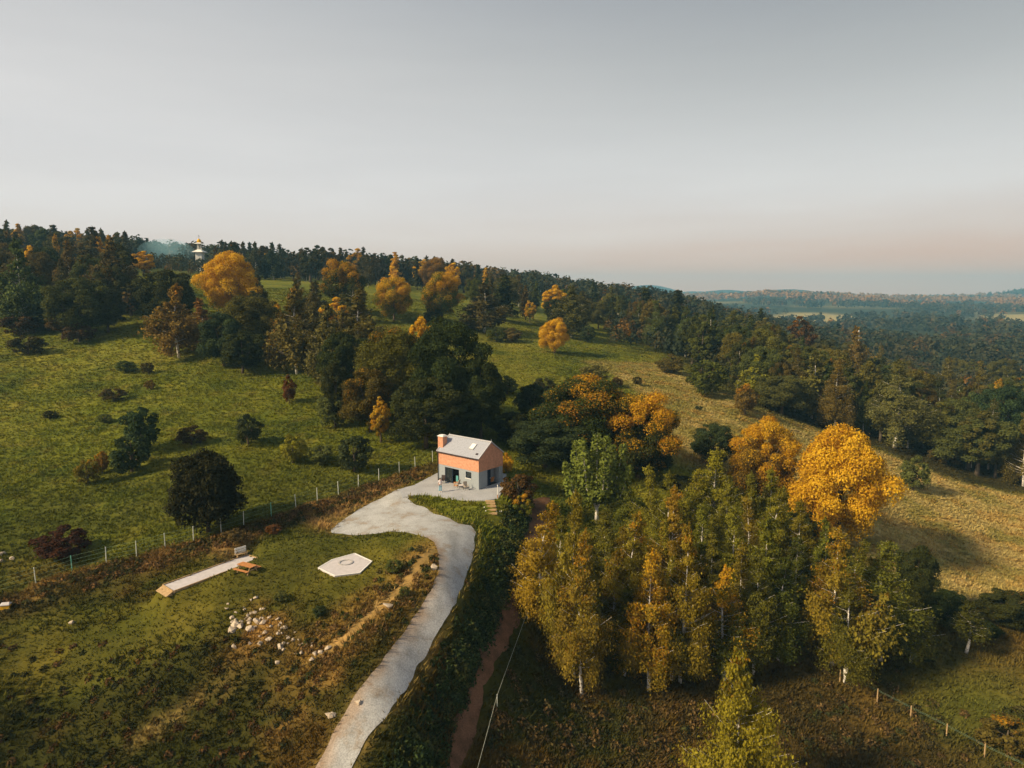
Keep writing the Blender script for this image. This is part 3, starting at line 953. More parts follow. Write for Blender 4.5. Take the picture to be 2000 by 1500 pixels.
# entrance door in the gable porch
mb = MB(); mb.box(L - .16, L - .08, py0 + .004, py0 + .72, 0.03, 2.14); dr_ = mb.build('door', M_NAVY, house)
mb = MB(); mb.box(L - .08, L - .03, py0 + .58, py0 + .64, 0.98, 1.12); mb.build('handle', M_ROOFLIGHT, dr_)
mb = MB(); mb.box(L - .03, L + .28, py0 - .6, py1 + .1, 0.0, 0.12, bev=.01); mb.build('door_step', M_CONC2, house)

HM = Matrix.Translation((FLp[0], FLp[1], 0)) @ Matrix.Rotation(HA, 4, 'Z')


def hloc(x, y, z=0):
    return HM @ Vector((x, y, z))


# ------------------------------------------------------------------ furniture on the terrace
def chair(x, y, rz, label, mat, group='wicker chairs in front of the house'):
    t = empty('garden_chair', hloc(x, y, 0), HA + rz)
    tag(t, label, 'chair', group)
    mb = MB(); mb.box(-.27, .27, -.25, .27, .36, .44, bev=.02); mb.build('seat', mat, t)
    mb = MB(); mb.bar((0, .25, .42), (0, .40, 1.0), .52, .07, up=(0, 1, 0)); mb.build('backrest', mat, t)
    for s in (-1, 1):
        mb = MB(); mb.bar((s * .28, -.22, .60), (s * .28, .30, .64), .06, .04); mb.bar((s * .28, -.2, .40), (s * .28, -.2, .60), .04); mb.build('armrest', mat, t)
        for yy in (-.22, .24):
            mb = MB(); mb.tube([(s * .24, yy * .9, .40), (s * .27, yy * 1.15, 0)], [.025, .018], 6); mb.build('leg', M_DARKMETAL, t)
    return t


chair(4.30, -.95, R(-75), 'brown wicker chair below the small window, nearer the glazed door', M_WICKER)
chair(6.05, -1.05, R(70), 'wicker chair nearest the front corner of the house', M_WICKER)
t = empty('garden_table', hloc(5.15, -1.0), HA); tag(t, 'low pale round table between the two wicker chairs', 'table')
mb = MB(); mb.tube([(0, 0, .44), (0, 0, .48)], .38, 20); mb.build('table_top', M_CONC, t)
for k in range(3):
    a_ = k * 2.094
    mb = MB(); mb.tube([(.1 * math.cos(a_), .1 * math.sin(a_), .44), (.3 * math.cos(a_), .3 * math.sin(a_), 0)], .022, 6); mb.build('leg', M_DARKMETAL, t)
chair(1.55, -.75, R(25), 'dark folding chair beside the open glazed door', M_DARKMETAL, 'dark chairs')
t = empty('wooden_crate', hloc(3.75, -.42), HA); tag(t, 'orange wooden crate at the right edge of the glazed door', 'crate')
for z in (.04, .19, .34):
    for s in (-1, 1):
        mb = MB(); mb.box(-.3, .3, s * .2 - .012, s * .2 + .012, z, z + .12); mb.build('slat', M_TIMBER, t)
        mb = MB(); mb.box(s * .3 - .012, s * .3 + .012, -.188, .188, z, z + .12); mb.build('slat', M_TIMBER, t)
mb = MB(); mb.box(-.28, .28, -.185, .185, 0, .04); mb.build('base', M_TIMBER, t)
t = empty('towel', hloc(3.55, -.1, 0), HA); tag(t, 'teal cloth hanging on a rack in the glazed doorway', 'cloth')
cl = MB()
for i in range(6):
    a0, a1 = -.2 + i * .066, -.2 + (i + 1) * .066
    cl.poly([(a0, .02 * math.sin(i * 1.7), .45), (a1, .02 * math.sin((i + 1) * 1.7), .45), (a1, .02, 1.2), (a0, .02, 1.2)])
c_ = cl.build('cloth', M_TEAL, t); c_.modifiers.new('s', 'SOLIDIFY').thickness = .012
mb = MB(); mb.tube([(-.25, .02, 0), (-.25, .02, 1.21), (.25, .02, 1.21), (.25, .02, 0)], .015, 6); mb.build('rack', M_DARKMETAL, t)
chair(6.6, 2.95, R(-90), 'brown chair standing in the gable porch', M_TIMBER, 'porch chairs')
# lamp post at the terrace corner
p = flat_at(972, 973, 0)
t = empty('marker_post', (p[0], p[1], 0)); tag(t, 'thin white and orange post at the right corner of the terrace', 'post')
mb = MB(); mb.tube([(0, 0, .45), (0, 0, 1.55)], .045, 8); mb.build('shaft', M_WHITE, t)
mb = MB(); mb.tube([(0, 0, -.3), (0, 0, .45)], .05, 8); mb.build('base_sleeve', M_TIMBER, t)
mb = MB(); mb.tube([(0, 0, 1.55), (0, 0, 1.6), (0, 0, 1.66)], [.07, .07, .03], 8); mb.build('cap', M_WHITE, t)


# ------------------------------------------------------------------ person
def skin_chain(name, pts, edges, rad, mat, parent, root=0, lev=2):
    me = bpy.data.meshes.new(name)
    me.from_pydata(pts, edges, [])
    o = link(name, me, parent, mat)
    m = o.modifiers.new('skin', 'SKIN'); m.use_smooth_shade = True
    sv = me.skin_vertices[0].data
    for i, r_ in enumerate(rad):
        sv[i].radius = (r_, r_) if not isinstance(r_, tuple) else r_
        sv[i].use_root = (i == root)
    s = o.modifiers.new('sub', 'SUBSURF'); s.levels = lev; s.render_levels = lev
    return o


p = flat_at(860, 961, 0.0)
per = empty('person', (p[0], p[1], 0.0), R(20))
tag(per, 'person in a white top and light blue trousers standing by the corner of the house', 'person')
S = 1.0
P = [(0, 0, .96), (0, .01, 1.12), (0, .015, 1.30), (0, .01, 1.44), (0, 0, 1.52), (0, -.01, 1.60), (0, -.015, 1.72)]
rd = [(.145, .11), (.125, .095), (.15, .10), (.13, .085), .05, (.075, .085), (.07, .085)]
E_ = [(0, 1), (1, 2), (2, 3), (3, 4), (4, 5), (5, 6)]
for s in (-1, 1):
    b0 = len(P)
    P += [(s * .18, .01, 1.42), (s * .23, .01, 1.15), (s * .20, -.10, .95), (s * .19, -.14, .88)]
    rd += [.052, .042, .034, .03]
    E_ += [(3, b0), (b0, b0 + 1), (b0 + 1, b0 + 2), (b0 + 2, b0 + 3)]
    for f, (ox, oy) in enumerate(((.035, .0), (.03, -.03), (.0, -.04), (-.025, -.03), (-.04, .02))):
        k = len(P)
        P += [(s * (.19 + ox * .6), -.15 + oy * .6, .86), (s * (.19 + ox), -.16 + oy, .80 + .01 * (f in (0, 4)))]
        rd += [.010, .008]; E_ += [(b0 + 3, k), (k, k + 1)]
    k = len(P)
    P += [(s * .09, 0, .90), (s * .10, -.02 * s, .50), (s * .105, .01, .09), (s * .115, -.12, .03)]
    rd += [(.095, .10), .065, .042, .04]
    E_ += [(0, k), (k, k + 1), (k + 1, k + 2), (k + 2, k + 3)]
skin_chain('body', P, E_, rd, M_SKIN, per)
skin_chain('shirt', [(0, 0, .92), (0, .01, 1.12), (0, .015, 1.30), (0, .01, 1.43), (-.19, .01, 1.42), (-.235, .01, 1.22), (.19, .01, 1.42), (.235, .01, 1.22)],
           [(0, 1), (1, 2), (2, 3), (3, 4), (4, 5), (3, 6), (6, 7)], [(.175, .14), (.15, .12), (.175, .125), (.12, .10), .07, .065, .07, .065], M_SHIRT, per)
skin_chain('trousers', [(0, 0, .98), (-.095, 0, .88), (-.105, .02, .50), (-.11, .01, .10), (.095, 0, .88), (.105, -.02, .50), (.11, .01, .10)],
           [(0, 1), (1, 2), (2, 3), (0, 4), (4, 5), (5, 6)], [(.165, .13), .115, .09, .085, .115, .09, .085], M_JEANS, per)
hair = MB(); hr = bmesh.ops.create_uvsphere(hair.bm, u_segments=16, v_segments=10, radius=1)
for v in hr['verts']:
    x, y, z = v.co
    v.co = (x * .095, y * .105 + (.035 if y < -.2 and z < .35 else 0.02), 1.70 + z * (.115 if z > 0 else .20 if y > -.1 else .04))
hair.build('hair', M_HAIR, per, True)
for s in (-1, 1):
    mb = MB(); mb.tube([(s * .03, -.093, 1.672), (s * .03, -.107, 1.672)], .011, 6); mb.build('eye', M_HAIR, per)
    mb = MB(); mb.box(s * .115 - .05, s * .115 + .05, -.19, .07, 0, .07, bev=.025); mb.build('shoe', M_WHITE, per)
mb = MB(); mb.hull([(-.016, -.09, 1.625), (.016, -.09, 1.625), (0, -.09, 1.675), (0, -.125, 1.632)]); mb.build('nose', M_SKIN, per)
mb = MB(); mb.box(-.025, .025, -.104, -.088, 1.592, 1.602); mb.build('mouth', M_TIMBER, per)

# ------------------------------------------------------------------ garden steps and lights
st = empty('garden_steps', (0, 0, 0)); tag(st, 'timber garden steps climbing the grass bank to the terrace', 'steps')
top, bot = hit(957, 982), hit(962, 1005)
st.location = bot
for i in range(5):
    q = bot + (top - bot) * i / 4
    z = max(q[2], float(Hg(q[0], q[1]))) - bot[2] + 0.16
    mb = MB(); mb.box(q[0] - bot[0] - .55, q[0] - bot[0] + .55, q[1] - bot[1] - .05, q[1] - bot[1] + .30, z - .18, z, bev=.01)
    mb.build('tread', M_TIMBER2, st)
for i, (u, v, lab) in enumerate(((946, 995, 'left of the third garden step'), (968.5, 994, 'right of the third garden step'), (949, 1002, 'left of the lowest garden step'), (970, 1003, 'right of the lowest garden step, innermost of three'),
                                 (976, 1003, 'right of the lowest garden step, middle of three'), (979.5, 1002.5, 'right of the lowest garden step, outermost of three'))):
    q = hit(u, v)
    t = empty('garden_light', q); tag(t, 'small white garden light ' + lab, 'light', 'garden lights beside the steps')
    mb = MB(); mb.tube([(0, 0, -.05), (0, 0, .22)], .015, 6); mb.build('stake', M_DARKMETAL, t)
    mb = MB(); mb.tube([(0, 0, .2), (0, 0, .30), (0, 0, .34)], [.05, .06, .02], 8); mb.build('globe', M_WHITE, t)

# ------------------------------------------------------------------ lane, bench, picnic table, hexagonal pad
lc = LANE_W.mean(0)
t = empty('concrete_lane', (lc[0], lc[1], lane_z)); tag(t, 'long narrow pale concrete lane set in the lawn', 'lane')
q = [tuple(p - lc) for p in LANE_W]
mb = MB(); mb.prism(q, -.35, .0); mb.build('slab', M_CONC, t)
for i in range(4):
    a_, b_ = np.array(q[i]), np.array(q[(i + 1) % 4])
    d_ = (b_ - a_) / np.linalg.norm(b_ - a_); n_ = np.array([d_[1], -d_[0]])
    if np.dot(n_, (a_ + b_) / 2) < 0: n_ = -n_
    off = n_ * .055
    mb = MB(); mb.bar((*(a_ + off), -.02), (*(b_ + off), -.02), .09, .22); mb.build('timber_edge', M_TIMBER2, t)
a_, b_ = np.array(q[0]), np.array(q[1])
d_ = np.array(q[0]) - np.array(q[3]); d_ /= np.linalg.norm(d_)
mb = MB(); mb.hull([(*(a_ + d_ * .12), .0), (*(b_ + d_ * .12), .0), (*(b_ + d_ * .75), -.25), (*(a_ + d_ * .75), -.25), (*(a_ + d_ * .12), -.35), (*(b_ + d_ * .12), -.35)])
mb.build('end_ramp', M_TIMBER2, t)

b0 = flat_at(459.5, 1089, lane_z); b1 = flat_at(480.5, 1083, lane_z)
ang = math.atan2(*(b1 - b0)[::-1])
bw = np.linalg.norm(b1 - b0) * 1.05
bc = (b0 + b1) / 2
t = empty('slatted_board', (bc[0], bc[1], lane_z - .05), ang); tag(t, 'white slatted bench back standing at the upper end of the concrete lane', 'bench')
for i in range(3):
    mb = MB(); mb.box(-bw / 2, bw / 2, -.03, .02, .24 + i * .28, .24 + i * .28 + .22, bev=.01); mb.build('slat', M_WHITE, t)
for s in (-1, 1):
    mb = MB(); mb.box(s * bw * .42 - .05, s * bw * .42 + .05, .021, .10, -.1, 1.02); mb.build('post', M_TIMBER2, t)
mb = MB(); mb.box(-bw / 2, bw / 2, -.42, -.06, .38, .43); mb.build('seat', M_TIMBER2, t)
for s in (-1, 1):
    mb = MB(); mb.box(s * bw * .4 - .04, s * bw * .4 + .04, -.40, -.10, 0, .38); mb.build('leg', M_TIMBER2, t)

pc = hit(483, 1118)
t = empty('picnic_table', (pc[0], pc[1], float(Hg(pc[0], pc[1])) - .02), R(-28)); tag(t, 'orange brown timber picnic table with two benches beside the lane', 'picnic table')
for i in range(5):
    mb = MB(); mb.box(-.95, .95, -.375 + i * .152, -.375 + i * .152 + .14, .70, .745); mb.build('table_plank', M_TIMBER, t)
for s in (-1, 1):
    for k in (0, 1):
        y0 = s * .72 - .14 + k * .145
        mb = MB(); mb.box(-.95, .95, y0, y0 + .135, .40, .445); mb.build('bench_plank', M_TIMBER, t)
    for e in (-1, 1):
        mb = MB(); mb.bar((e * .68, s * .22, .70), (e * .68, s * .58, 0), .05, .10); mb.build('leg', M_TIMBER2, t)
for e in (-1, 1):
    mb = MB(); mb.bar((e * .73, -.85, .37), (e * .73, .85, .37), .05, .09); mb.build('crossbar', M_TIMBER2, t)

hc = HEX_W.mean(0)
t = empty('hexagonal_pad', (hc[0], hc[1], hex_z)); tag(t, 'pale six-sided concrete pad in the lawn with a ring in its middle', 'pad')
q = [tuple(p - hc) for p in HEX_W]
mb = MB(); mb.prism(q, -.4, .0); mb.build('slab', M_CONC, t)
for i in range(6):
    a_, b_ = np.array(q[i]), np.array(q[(i + 1) % 6])
    mb = MB(); mb.bar((*(a_ * .985), .012), (*(b_ * .985), .012), .10, .03); mb.build('edging', M_WHITE, t)
c0 = flat_at(675, 1099, hex_z) - hc
rg = MB()
for k in range(14):
    a0 = k * 2 * math.pi / 14; a1 = a0 + .40
    rg.hull([(c0[0] + r_ * math.cos(a), c0[1] + r_ * math.sin(a), z) for r_ in (.55, .72) for a in (a0, a1) for z in (.001, .07)])
rg.build('stone_ring', M_CONC2, t)

# beehive at the left edge
q = hit(12, 1192)
t = empty('beehive', q, R(15)); tag(t, 'yellow box beehive with a pale lid at the left edge of the photo', 'beehive')
mb = MB(); mb.box(-.36, .36, -.28, .28, .18, .56, bev=.01); mb.build('hive_body', M_YELLOW, t)
mb = MB(); mb.box(-.41, .41, -.33, .33, .56, .64, bev=.01); mb.hull([(-.41, -.33, .64), (.41, -.33, .64), (.41, .33, .64), (-.41, .33, .64), (-.3, 0, .80), (.3, 0, .80)]); mb.build('lid', M_CONC, t)
mb = MB(); mb.box(-.1, .1, -.30, -.275, .22, .26); mb.build('entrance_slot', M_DARK, t)
for s in (-1, 1):
    for e in (-1, 1):
        mb = MB(); mb.box(s * .28 - .03, s * .28 + .03, e * .2 - .03, e * .2 + .03, -.2, .18); mb.build('leg', M_TIMBER2, t)

# ------------------------------------------------------------------ fences
fen = empty('meadow_fence', (FENCE_W[0][0], FENCE_W[0][1], float(Hg(*FENCE_W[0])))); tag(fen, 'light wire fence on thin pale posts along the meadow edge', 'fence')
F0 = np.array(fen.location)
tops = []
pm = {}
for nm, mt in (('w', M_POSTW), ('g', M_POSTG)):
    mb = MB(); mb.tube([(0, 0, -.3), (0, 0, 1.62)], .045, 6); pm[nm] = mb.mesh('post', mt)
for i, (x, y) in enumerate(FENCE_W):
    z = float(Hg(x, y))
    o = link('post', pm['g' if i in (2, 9) else 'w'], fen); o.location = Vector((x, y, z)) - Vector(F0)
    o.rotation_euler = (random.uniform(-.03, .03), random.uniform(-.03, .03), 0)
    tops.append(Vector((x, y, z)) - Vector(F0))
for hgt in (.35, .75, 1.15, 1.55):
    mb = MB(); mb.tube([p + Vector((0, 0, hgt)) for p in tops], .007, 4); mb.build('wire', M_WIRE, fen)


def wire_fence(name, label, posts, mats, cable, rad=.012, xtra=()):
    q0 = posts[0][0]
    t = empty(name, q0); tag(t, label, 'fence')
    tp = []
    for q, h, r_ in posts:
        mb = MB(); mb.tube([(0, 0, -.3), (0, 0, h)], [r_, r_ * .8], 7)
        o = mb.build('post', mats, t); o.location = Vector(q) - Vector(q0)
        tp.append(Vector(q) - Vector(q0) + Vector((0, 0, h * .92)))
    for dz in (0,) + tuple(xtra):
        mb = MB(); mb.tube([p + Vector((0, 0, dz)) for p in tp], rad, 5); mb.build('wire', cable, t)
    return t


wire_fence('cable_fence', 'taut pale cable on thin posts beside the dirt track', [(hit(u, v), 1.15, .035) for u, v in ((1030, 1215), (971, 1381), (928, 1545))], M_POSTW, M_WIREP, .012)
wire_fence('field_fence', 'sagging wire fence on short weathered posts at the lower right', [(hit(u, v), 1.5, .07) for u, v in ((1640, 1335), (1713, 1372), (1778, 1406), (1848, 1442), (1922, 1482), (2010, 1525))], M_TIMBER2, M_WIRE, .007, (-.12,))


# ------------------------------------------------------------------ stones
def stone_mesh(seed):
    r_ = random.Random(seed)
    pts = []
    for _ in range(14):
        v = Vector((r_.gauss(0, 1), r_.gauss(0, 1), r_.gauss(0, 1))).normalized()
        pts.append((v.x * r_.uniform(.8, 1.1), v.y * r_.uniform(.65, .95), v.z * r_.uniform(.45, .75)))
    return MB().hull(pts).mesh('stone', M_STONE)


stones = [stone_mesh(i) for i in range(8)]
n_st = 0


def put_stone(u, v, size, label, group=None, i=None):
    global n_st
    size *= 1.55
    q = hit(u, v)
    o = link('stone', stones[(n_st if i is None else i) % 8])
    n_st += 1
    o.location = (q[0], q[1], float(Hg(q[0], q[1])) + size * .28)
    o.scale = (size, size, size * random.uniform(.8, 1.1))
    o.rotation_euler = (random.uniform(-.3, .3), random.uniform(-.3, .3), random.uniform(0, 6.28))
    tag(o, label, 'stone', group)
    return o


HEAP = 'stones of the rubble heap'
for u, v, s, lab in ((452, 1236, .30, 'largest squarish pale stone at the left end of the rubble heap'), (462, 1224, .34, 'broad flat pale stone above the left end of the rubble heap'), (470, 1228, .30, 'leaning pale slab second from the left in the rubble heap'),
                     (490, 1232, .30, 'pale upright stone in the middle left of the rubble heap'), (503, 1218, .26, 'long pale stone at the top middle of the rubble heap'), (514, 1219, .24, 'pale stone at the right of the top row of the rubble heap'),
                     (487, 1216, .20, 'small pale stone on the upper left of the rubble heap'), (459, 1264, .22, 'single white stone lying below the rubble heap'), (557, 1230, .2, 'round pale stone at the right shoulder of the rubble heap'),
                     (528, 1250, .22, 'pale stone in the centre right of the rubble heap'), (548, 1267, .24, 'pale stone at the lower right edge of the rubble heap'), (509, 1262, .22, 'pale stone at the lower middle of the rubble heap'),
                     (643, 1406, .30, 'pale boulder beside the left verge of the lower drive'), (651, 1399, .2, 'small pale stone leaning on the boulder by the lower drive'), (700, 1378, .2, 'pale stone at the drive edge above the boulder'),
                     (759, 1185, .38, 'grey boulder beside the worn earth path'), (846, 1112, .30, 'grey stone against the left verge of the drive bend'), (543, 1299, .17, 'lone pale stone in the grass below the rubble heap'),
                     (2, 1086, .34, 'white stone at the left edge below the meadow'), (25, 1093, .22, 'flat pale stone beside the white one at the left edge'), (1, 1099, .22, 'small white stone under the one at the left edge'),
                     (141, 1220, .2, 'pale stone in the brown weeds below the left fence'), (500, 1172, .18, 'pale stone in the lawn above the rubble heap')):
    put_stone(u, v, s, lab)
rs = random.Random(5)
for k in range(64):
    t_ = rs.random()
    u = 450 + 150 * t_ + rs.gauss(0, 12); v = 1195 + 75 * t_ + rs.gauss(0, 17)
    put_stone(u, v, rs.uniform(.07, .17), 'small pale stone among many scattered over the rubble heap', HEAP)
for k, (u, v) in enumerate(((617, 1282), (628, 1277), (610, 1290), (640, 1268))):
    put_stone(u, v, .2, 'pale stone in the short row ending the earth path', 'stones at the end of the earth path')


# ------------------------------------------------------------------ trees
def leaf_quads(cen, nor, size, rng, asp=1.3, droop=0.0):
    """one quad per leaf spray: centres, facing, size"""
    n = len(cen)
    nor = nor / (np.linalg.norm(nor, axis=1)[:, None] + 1e-9)
    ref = rng.normal(size=(n, 3))
    if droop: ref = ref * (1 - droop) + np.array([0, 0, 1.0]) * droop * 2
    a = np.cross(nor, ref); a /= np.linalg.norm(a, axis=1)[:, None] + 1e-9
    b = np.cross(nor, a)
    s = size[:, None]
    w = a * s * 0.5; h = b * s * 0.5 * asp
    # pointed quad (diamond-like) reads as leaves rather than as tiles
    k = rng.uniform(.25, .6, (n, 1))
    return np.stack([cen - h, cen + w * 1.0 - h * k * .3, cen + h, cen - w * 1.0 + h * k * .3], 1)


def leaf_obj(name, V, attr):
    me = np_mesh(name, V.reshape(-1, 3), 4, np.repeat(attr, 4, 0), 'leaf')
    me.materials.append(M_LEAF)
    return me


def sph(n, rng):
    v = rng.normal(size=(n, 3))
    return v / np.linalg.norm(v, axis=1)[:, None]


def make_broad(seed, h=12.0, w=10.0, n=9000, trunk=0.14, lumps=46, leaf=0.34, shape=1.0, bark=None):
    """round-headed tree: lumps on an uneven dome, leaves on the skin of each lump"""
    rng = np.random.default_rng(seed)
    zc, rz, rx = h * (trunk + (1 - trunk) * .5), h * (1 - trunk) * .5, w * .5
    dz = np.linspace(-.97, .99, lumps) + rng.normal(0, .03, lumps); dz = np.clip(dz, -.98, 1); da = np.arange(lumps) * 2.39996 + rng.normal(0, .35, lumps)
    dr = np.where(dz > 0, np.sqrt(np.clip(1 - dz ** 2, 0, 1)), (1 - np.abs(dz) ** 2.6) ** .5 * .92 + .08)
    D = np.stack([np.cos(da) * dr, np.sin(da) * dr, dz], 1)
    rad = rng.uniform(.50, .86, lumps) * (1 + .12 * np.sin(3 * np.arctan2(D[:, 1], D[:, 0]) + seed) * shape)
    rad = np.where(dz > .45, np.maximum(rad, .72), rad)
    C = np.stack([D[:, 0] * rad * rx, D[:, 1] * rad * rx, zc + D[:, 2] * rad * rz], 1)
    C[:, 2] = np.maximum(C[:, 2], h * trunk + .12 * h)
    lr = rng.uniform(.12, .25, lumps) * w * .62 * np.where(dz > .6, .85, 1)
    k = rng.choice(lumps, n, p=lr ** 2 / (lr ** 2).sum())
    d = sph(n, rng); d[:, 2] = np.where((d[:, 2] < -.2) & (rng.random(n) < .6), -d[:, 2], d[:, 2])
    rr = rng.uniform(.55, 1.06, n) ** .6 * (1 + .10 * rng.normal(size=n))
    pos = C[k] + d * (lr[k] * rr)[:, None] * np.array([1, 1, .82])
    nor = d * .9 + rng.normal(0, .55, (n, 3)) + np.array([0, 0, .25])
    sz = leaf * rng.uniform(.6, 1.5, n)
    V = leaf_quads(pos, nor, sz, rng)
    lc_ = rng.random(lumps)
    hb = np.clip((pos[:, 2] - h * trunk) / (h * (1 - trunk)), 0, 1)
    at = np.stack([rng.random(n), np.clip(lc_[k] + rng.normal(0, .08, n), 0, 1), hb, np.ones(n)], 1)
    crown = leaf_obj('crown', V, at)
    mb = MB()
    tw = h * .022 + .05
    top = Vector((C[:, 0].mean() * .5, C[:, 1].mean() * .5, h * .62))
    mb.tube([(0, 0, -.6), (0, 0, h * .08), top * .45 + Vector((rng.normal() * .1, rng.normal() * .1, 0)), top], [tw * 1.25, tw, tw * .75, tw * .3], 7)
    for i in rng.choice(lumps, min(14, lumps), replace=False):
        s = rng.uniform(.18, .55)
        p0 = Vector((0, 0, 0)).lerp(top, s / .62 * .8)
        c = Vector(C[i]); mid = p0.lerp(c, .5) + Vector((0, 0, -.04 * h))
        mb.tube([p0, mid, c], [tw * .42, tw * .26, tw * .1], 5, False)
    return mb.mesh('trunk', bark or M_BARK, True), crown, h, w


def make_birch(seed, h=15.0, w=4.6, n=8500, lean=0.0, leaf=0.23, bare=0.22, dens=1.0):
    """slender birch: rising limbs, leaves on curtains of hanging twigs, pale stem"""
    rng = np.random.default_rng(seed)
    mb = MB()
    kx, ky = rng.normal(0, .025 * h, 2)

    def stem(t):
        return np.array([lean * h * t ** 1.2 + kx * math.sin(t * 3.0), ky * math.sin(t * 2.6 + .5), h * t])
    ts = np.linspace(0, 1, 12)
    tw = .0115 * h
    sp_ = [stem(t) for t in ts]; sp_[0] = sp_[0] - np.array([0, 0, .6])
    mb.tube(sp_, [tw * (1 - t) ** 1.15 + .010 for t in ts], 7)
    pos, nor, cl, tone = [], [], [], []
    nb = int(58 * dens)
    for i in range(nb):
        t = bare + (1 - bare) * (i + rng.random()) / nb
        t = min(t, .985)
        f = (t - bare) / (1 - bare)
        prof = (.42 + .75 * math.sin(min(1, f * 1.2 + .14) * math.pi) ** .8) * (1 - .72 * f) * 1.22
        ln = w * .5 * prof * rng.uniform(.65, 1.15) + .15
        az_ = rng.uniform(0, 2 * math.pi)
        o = stem(t); rise = ln * rng.uniform(.35, .8)
        tip = o + np.array([math.cos(az_) * ln, math.sin(az_) * ln, rise])
        m_ = (o + tip) / 2 + np.array([0, 0, -.08 * ln])
        if ln > .5: mb.tube([o, m_, tip], [tw * .30 * (1.1 - t), tw * .18 * (1.1 - t), .008], 4, False)
        kk = max(8, int(n / nb * (ln / (w * .5)) * 1.25))
        s = .25 + .75 * rng.random(kk) ** .6
        along = o + (tip - o) * s[:, None] + np.array([0, 0, -.3]) * (s * (1 - s))[:, None] * ln
        drop = rng.random(kk) ** 1.3 * (.5 + ln * .75) * (1.15 - .7 * f)
        side = rng.normal(0, .16 + .07 * ln, (kk, 2))
        p = along.copy(); p[:, 2] -= drop; p[:, :2] += side
        pos.append(p)
        q = np.zeros((kk, 3)); q[:, 0] = math.cos(az_); q[:, 1] = math.sin(az_); q[:, 2] = .35
        nor.append(q * .8 + rng.normal(0, .55, (kk, 3)))
        cl.append(np.full(kk, rng.random()))
    # leading shoots
    kk = 260
    t = rng.uniform(.86, 1.03, kk)
    p = np.array([stem(min(x, 1)) for x in t]); p[:, 2] = h * t; p[:, :2] += rng.normal(0, .22, (kk, 2)) * ((1.06 - t) / .2)[:, None]
    pos.append(p); nor.append(rng.normal(0, 1, (kk, 3)) + np.array([0, 0, .4])); cl.append(np.full(kk, .3))
    pos, nor, cl = np.vstack(pos), np.vstack(nor), np.concatenate(cl)
    n_ = len(pos)
    V = leaf_quads(pos, nor, leaf * rng.uniform(.6, 1.4, n_), rng, asp=1.7, droop=.6)
    hb = np.clip(pos[:, 2] / h, 0, 1)
    at = np.stack([rng.random(n_), np.clip(cl + rng.normal(0, .1, n_), 0, 1), hb, np.ones(n_)], 1)
    return mb.mesh('trunk', M_BIRCH, True), leaf_obj('crown', V, at), h, w


def make_poplar(seed, h=12.0, w=9.0, n=9000):
    """several upright leaders with brushes of leaves"""
    rng = np.random.default_rng(seed)
    mb = MB(); pos, nor, cl = [], [], []
    nl = 13
    for i in range(nl):
        az_ = i * 2.4; sp_ = w * .5 * math.sqrt((i + .4) / nl) * .8
        hh = h * (1 - .38 * (i / nl) ** 1.3) * rng.uniform(.9, 1.03)
        b_ = np.array([0, 0, h * .12 + .1 * i]); m_ = np.array([math.cos(az_) * sp_ * .7, math.sin(az_) * sp_ * .7, hh * .45]); t_ = np.array([math.cos(az_) * sp_, math.sin(az_) * sp_, hh])
        mb.tube([b_, m_, t_], [.10, .07, .015], 5, False)
        k = n // nl
        s = rng.uniform(.12, 1.0, k)
        ax = np.where((s < .5)[:, None], b_ + (m_ - b_) * (s * 2)[:, None], m_ + (t_ - m_) * (s * 2 - 1)[:, None])
        r_ = w * .17 * (1.08 - s) ** .65 * rng.random(k) ** .5
        a = rng.uniform(0, 6.28, k)
        o = np.stack([np.cos(a) * r_, np.sin(a) * r_, r_ * .5 + rng.normal(0, .12, k)], 1)
        pos.append(ax + o); nor.append(o / (r_[:, None] + .05) + rng.normal(0, .6, (k, 3))); cl.append(np.floor(s * 6) / 6 * .3 + rng.random(k) * .1 + rng.random() * .6)
    mb.tube([(0, 0, -.6), (0, 0, h * .1), (.1, 0, h * .3)], [.22, .18, .1], 7)
    pos, nor, cl = np.vstack(pos), np.vstack(nor), np.concatenate(cl)
    V = leaf_quads(pos, nor, .25 * rng.uniform(.6, 1.4, len(pos)), rng, asp=1.5, droop=.3)
    at = np.stack([rng.random(len(pos)), np.clip(cl, 0, 1), np.clip(pos[:, 2] / h, 0, 1), np.ones(len(pos))], 1)
    return mb.mesh('trunk', M_BIRCH, True), leaf_obj('crown', V, at), h, w


def make_conifer(seed, h=14.0, w=5.0, n=5000):
    """pine or spruce: whorls of drooping sprays on a straight stem"""
    rng = np.random.default_rng(seed)
    mb = MB(); mb.tube([(0, 0, -.6), (0, 0, h * .5), (0, 0, h * .98)], [h * .016, h * .011, .02], 7)
    pos, nor, cl = [], [], []
    nw = 16
    for i in range(nw):
        z = h * (.16 + .82 * i / nw); ln0 = w * .5 * (1 - i / nw) ** .8 + .2
        for j in range(7):
            az_ = rng.uniform(0, 6.28); ln = ln0 * rng.uniform(.6, 1.15); k = max(8, int(n / nw / 7 * (.4 + 1.2 * (1 - i / nw))))
            s = rng.random(k)
            p = np.stack([np.cos(az_) * ln * s, np.sin(az_) * ln * s, z + ln * .10 - s ** 1.5 * ln * .35], 1) + rng.normal(0, .12 + .05 * ln, (k, 3))
            pos.append(p); nor.append(np.array([np.cos(az_) * .5, np.sin(az_) * .5, .8]) + rng.normal(0, .5, (k, 3))); cl.append(np.full(k, rng.random()))
    pos, nor, cl = np.vstack(pos), np.vstack(nor), np.concatenate(cl)
    V = leaf_quads(pos, nor, .30 * rng.uniform(.6, 1.4, len(pos)), rng, asp=1.8)
    at = np.stack([rng.random(len(pos)), cl, np.clip(pos[:, 2] / h, 0, 1), np.ones(len(pos))], 1)
    return mb.mesh('trunk', M_BARK, True), leaf_obj('crown', V, at), h, w


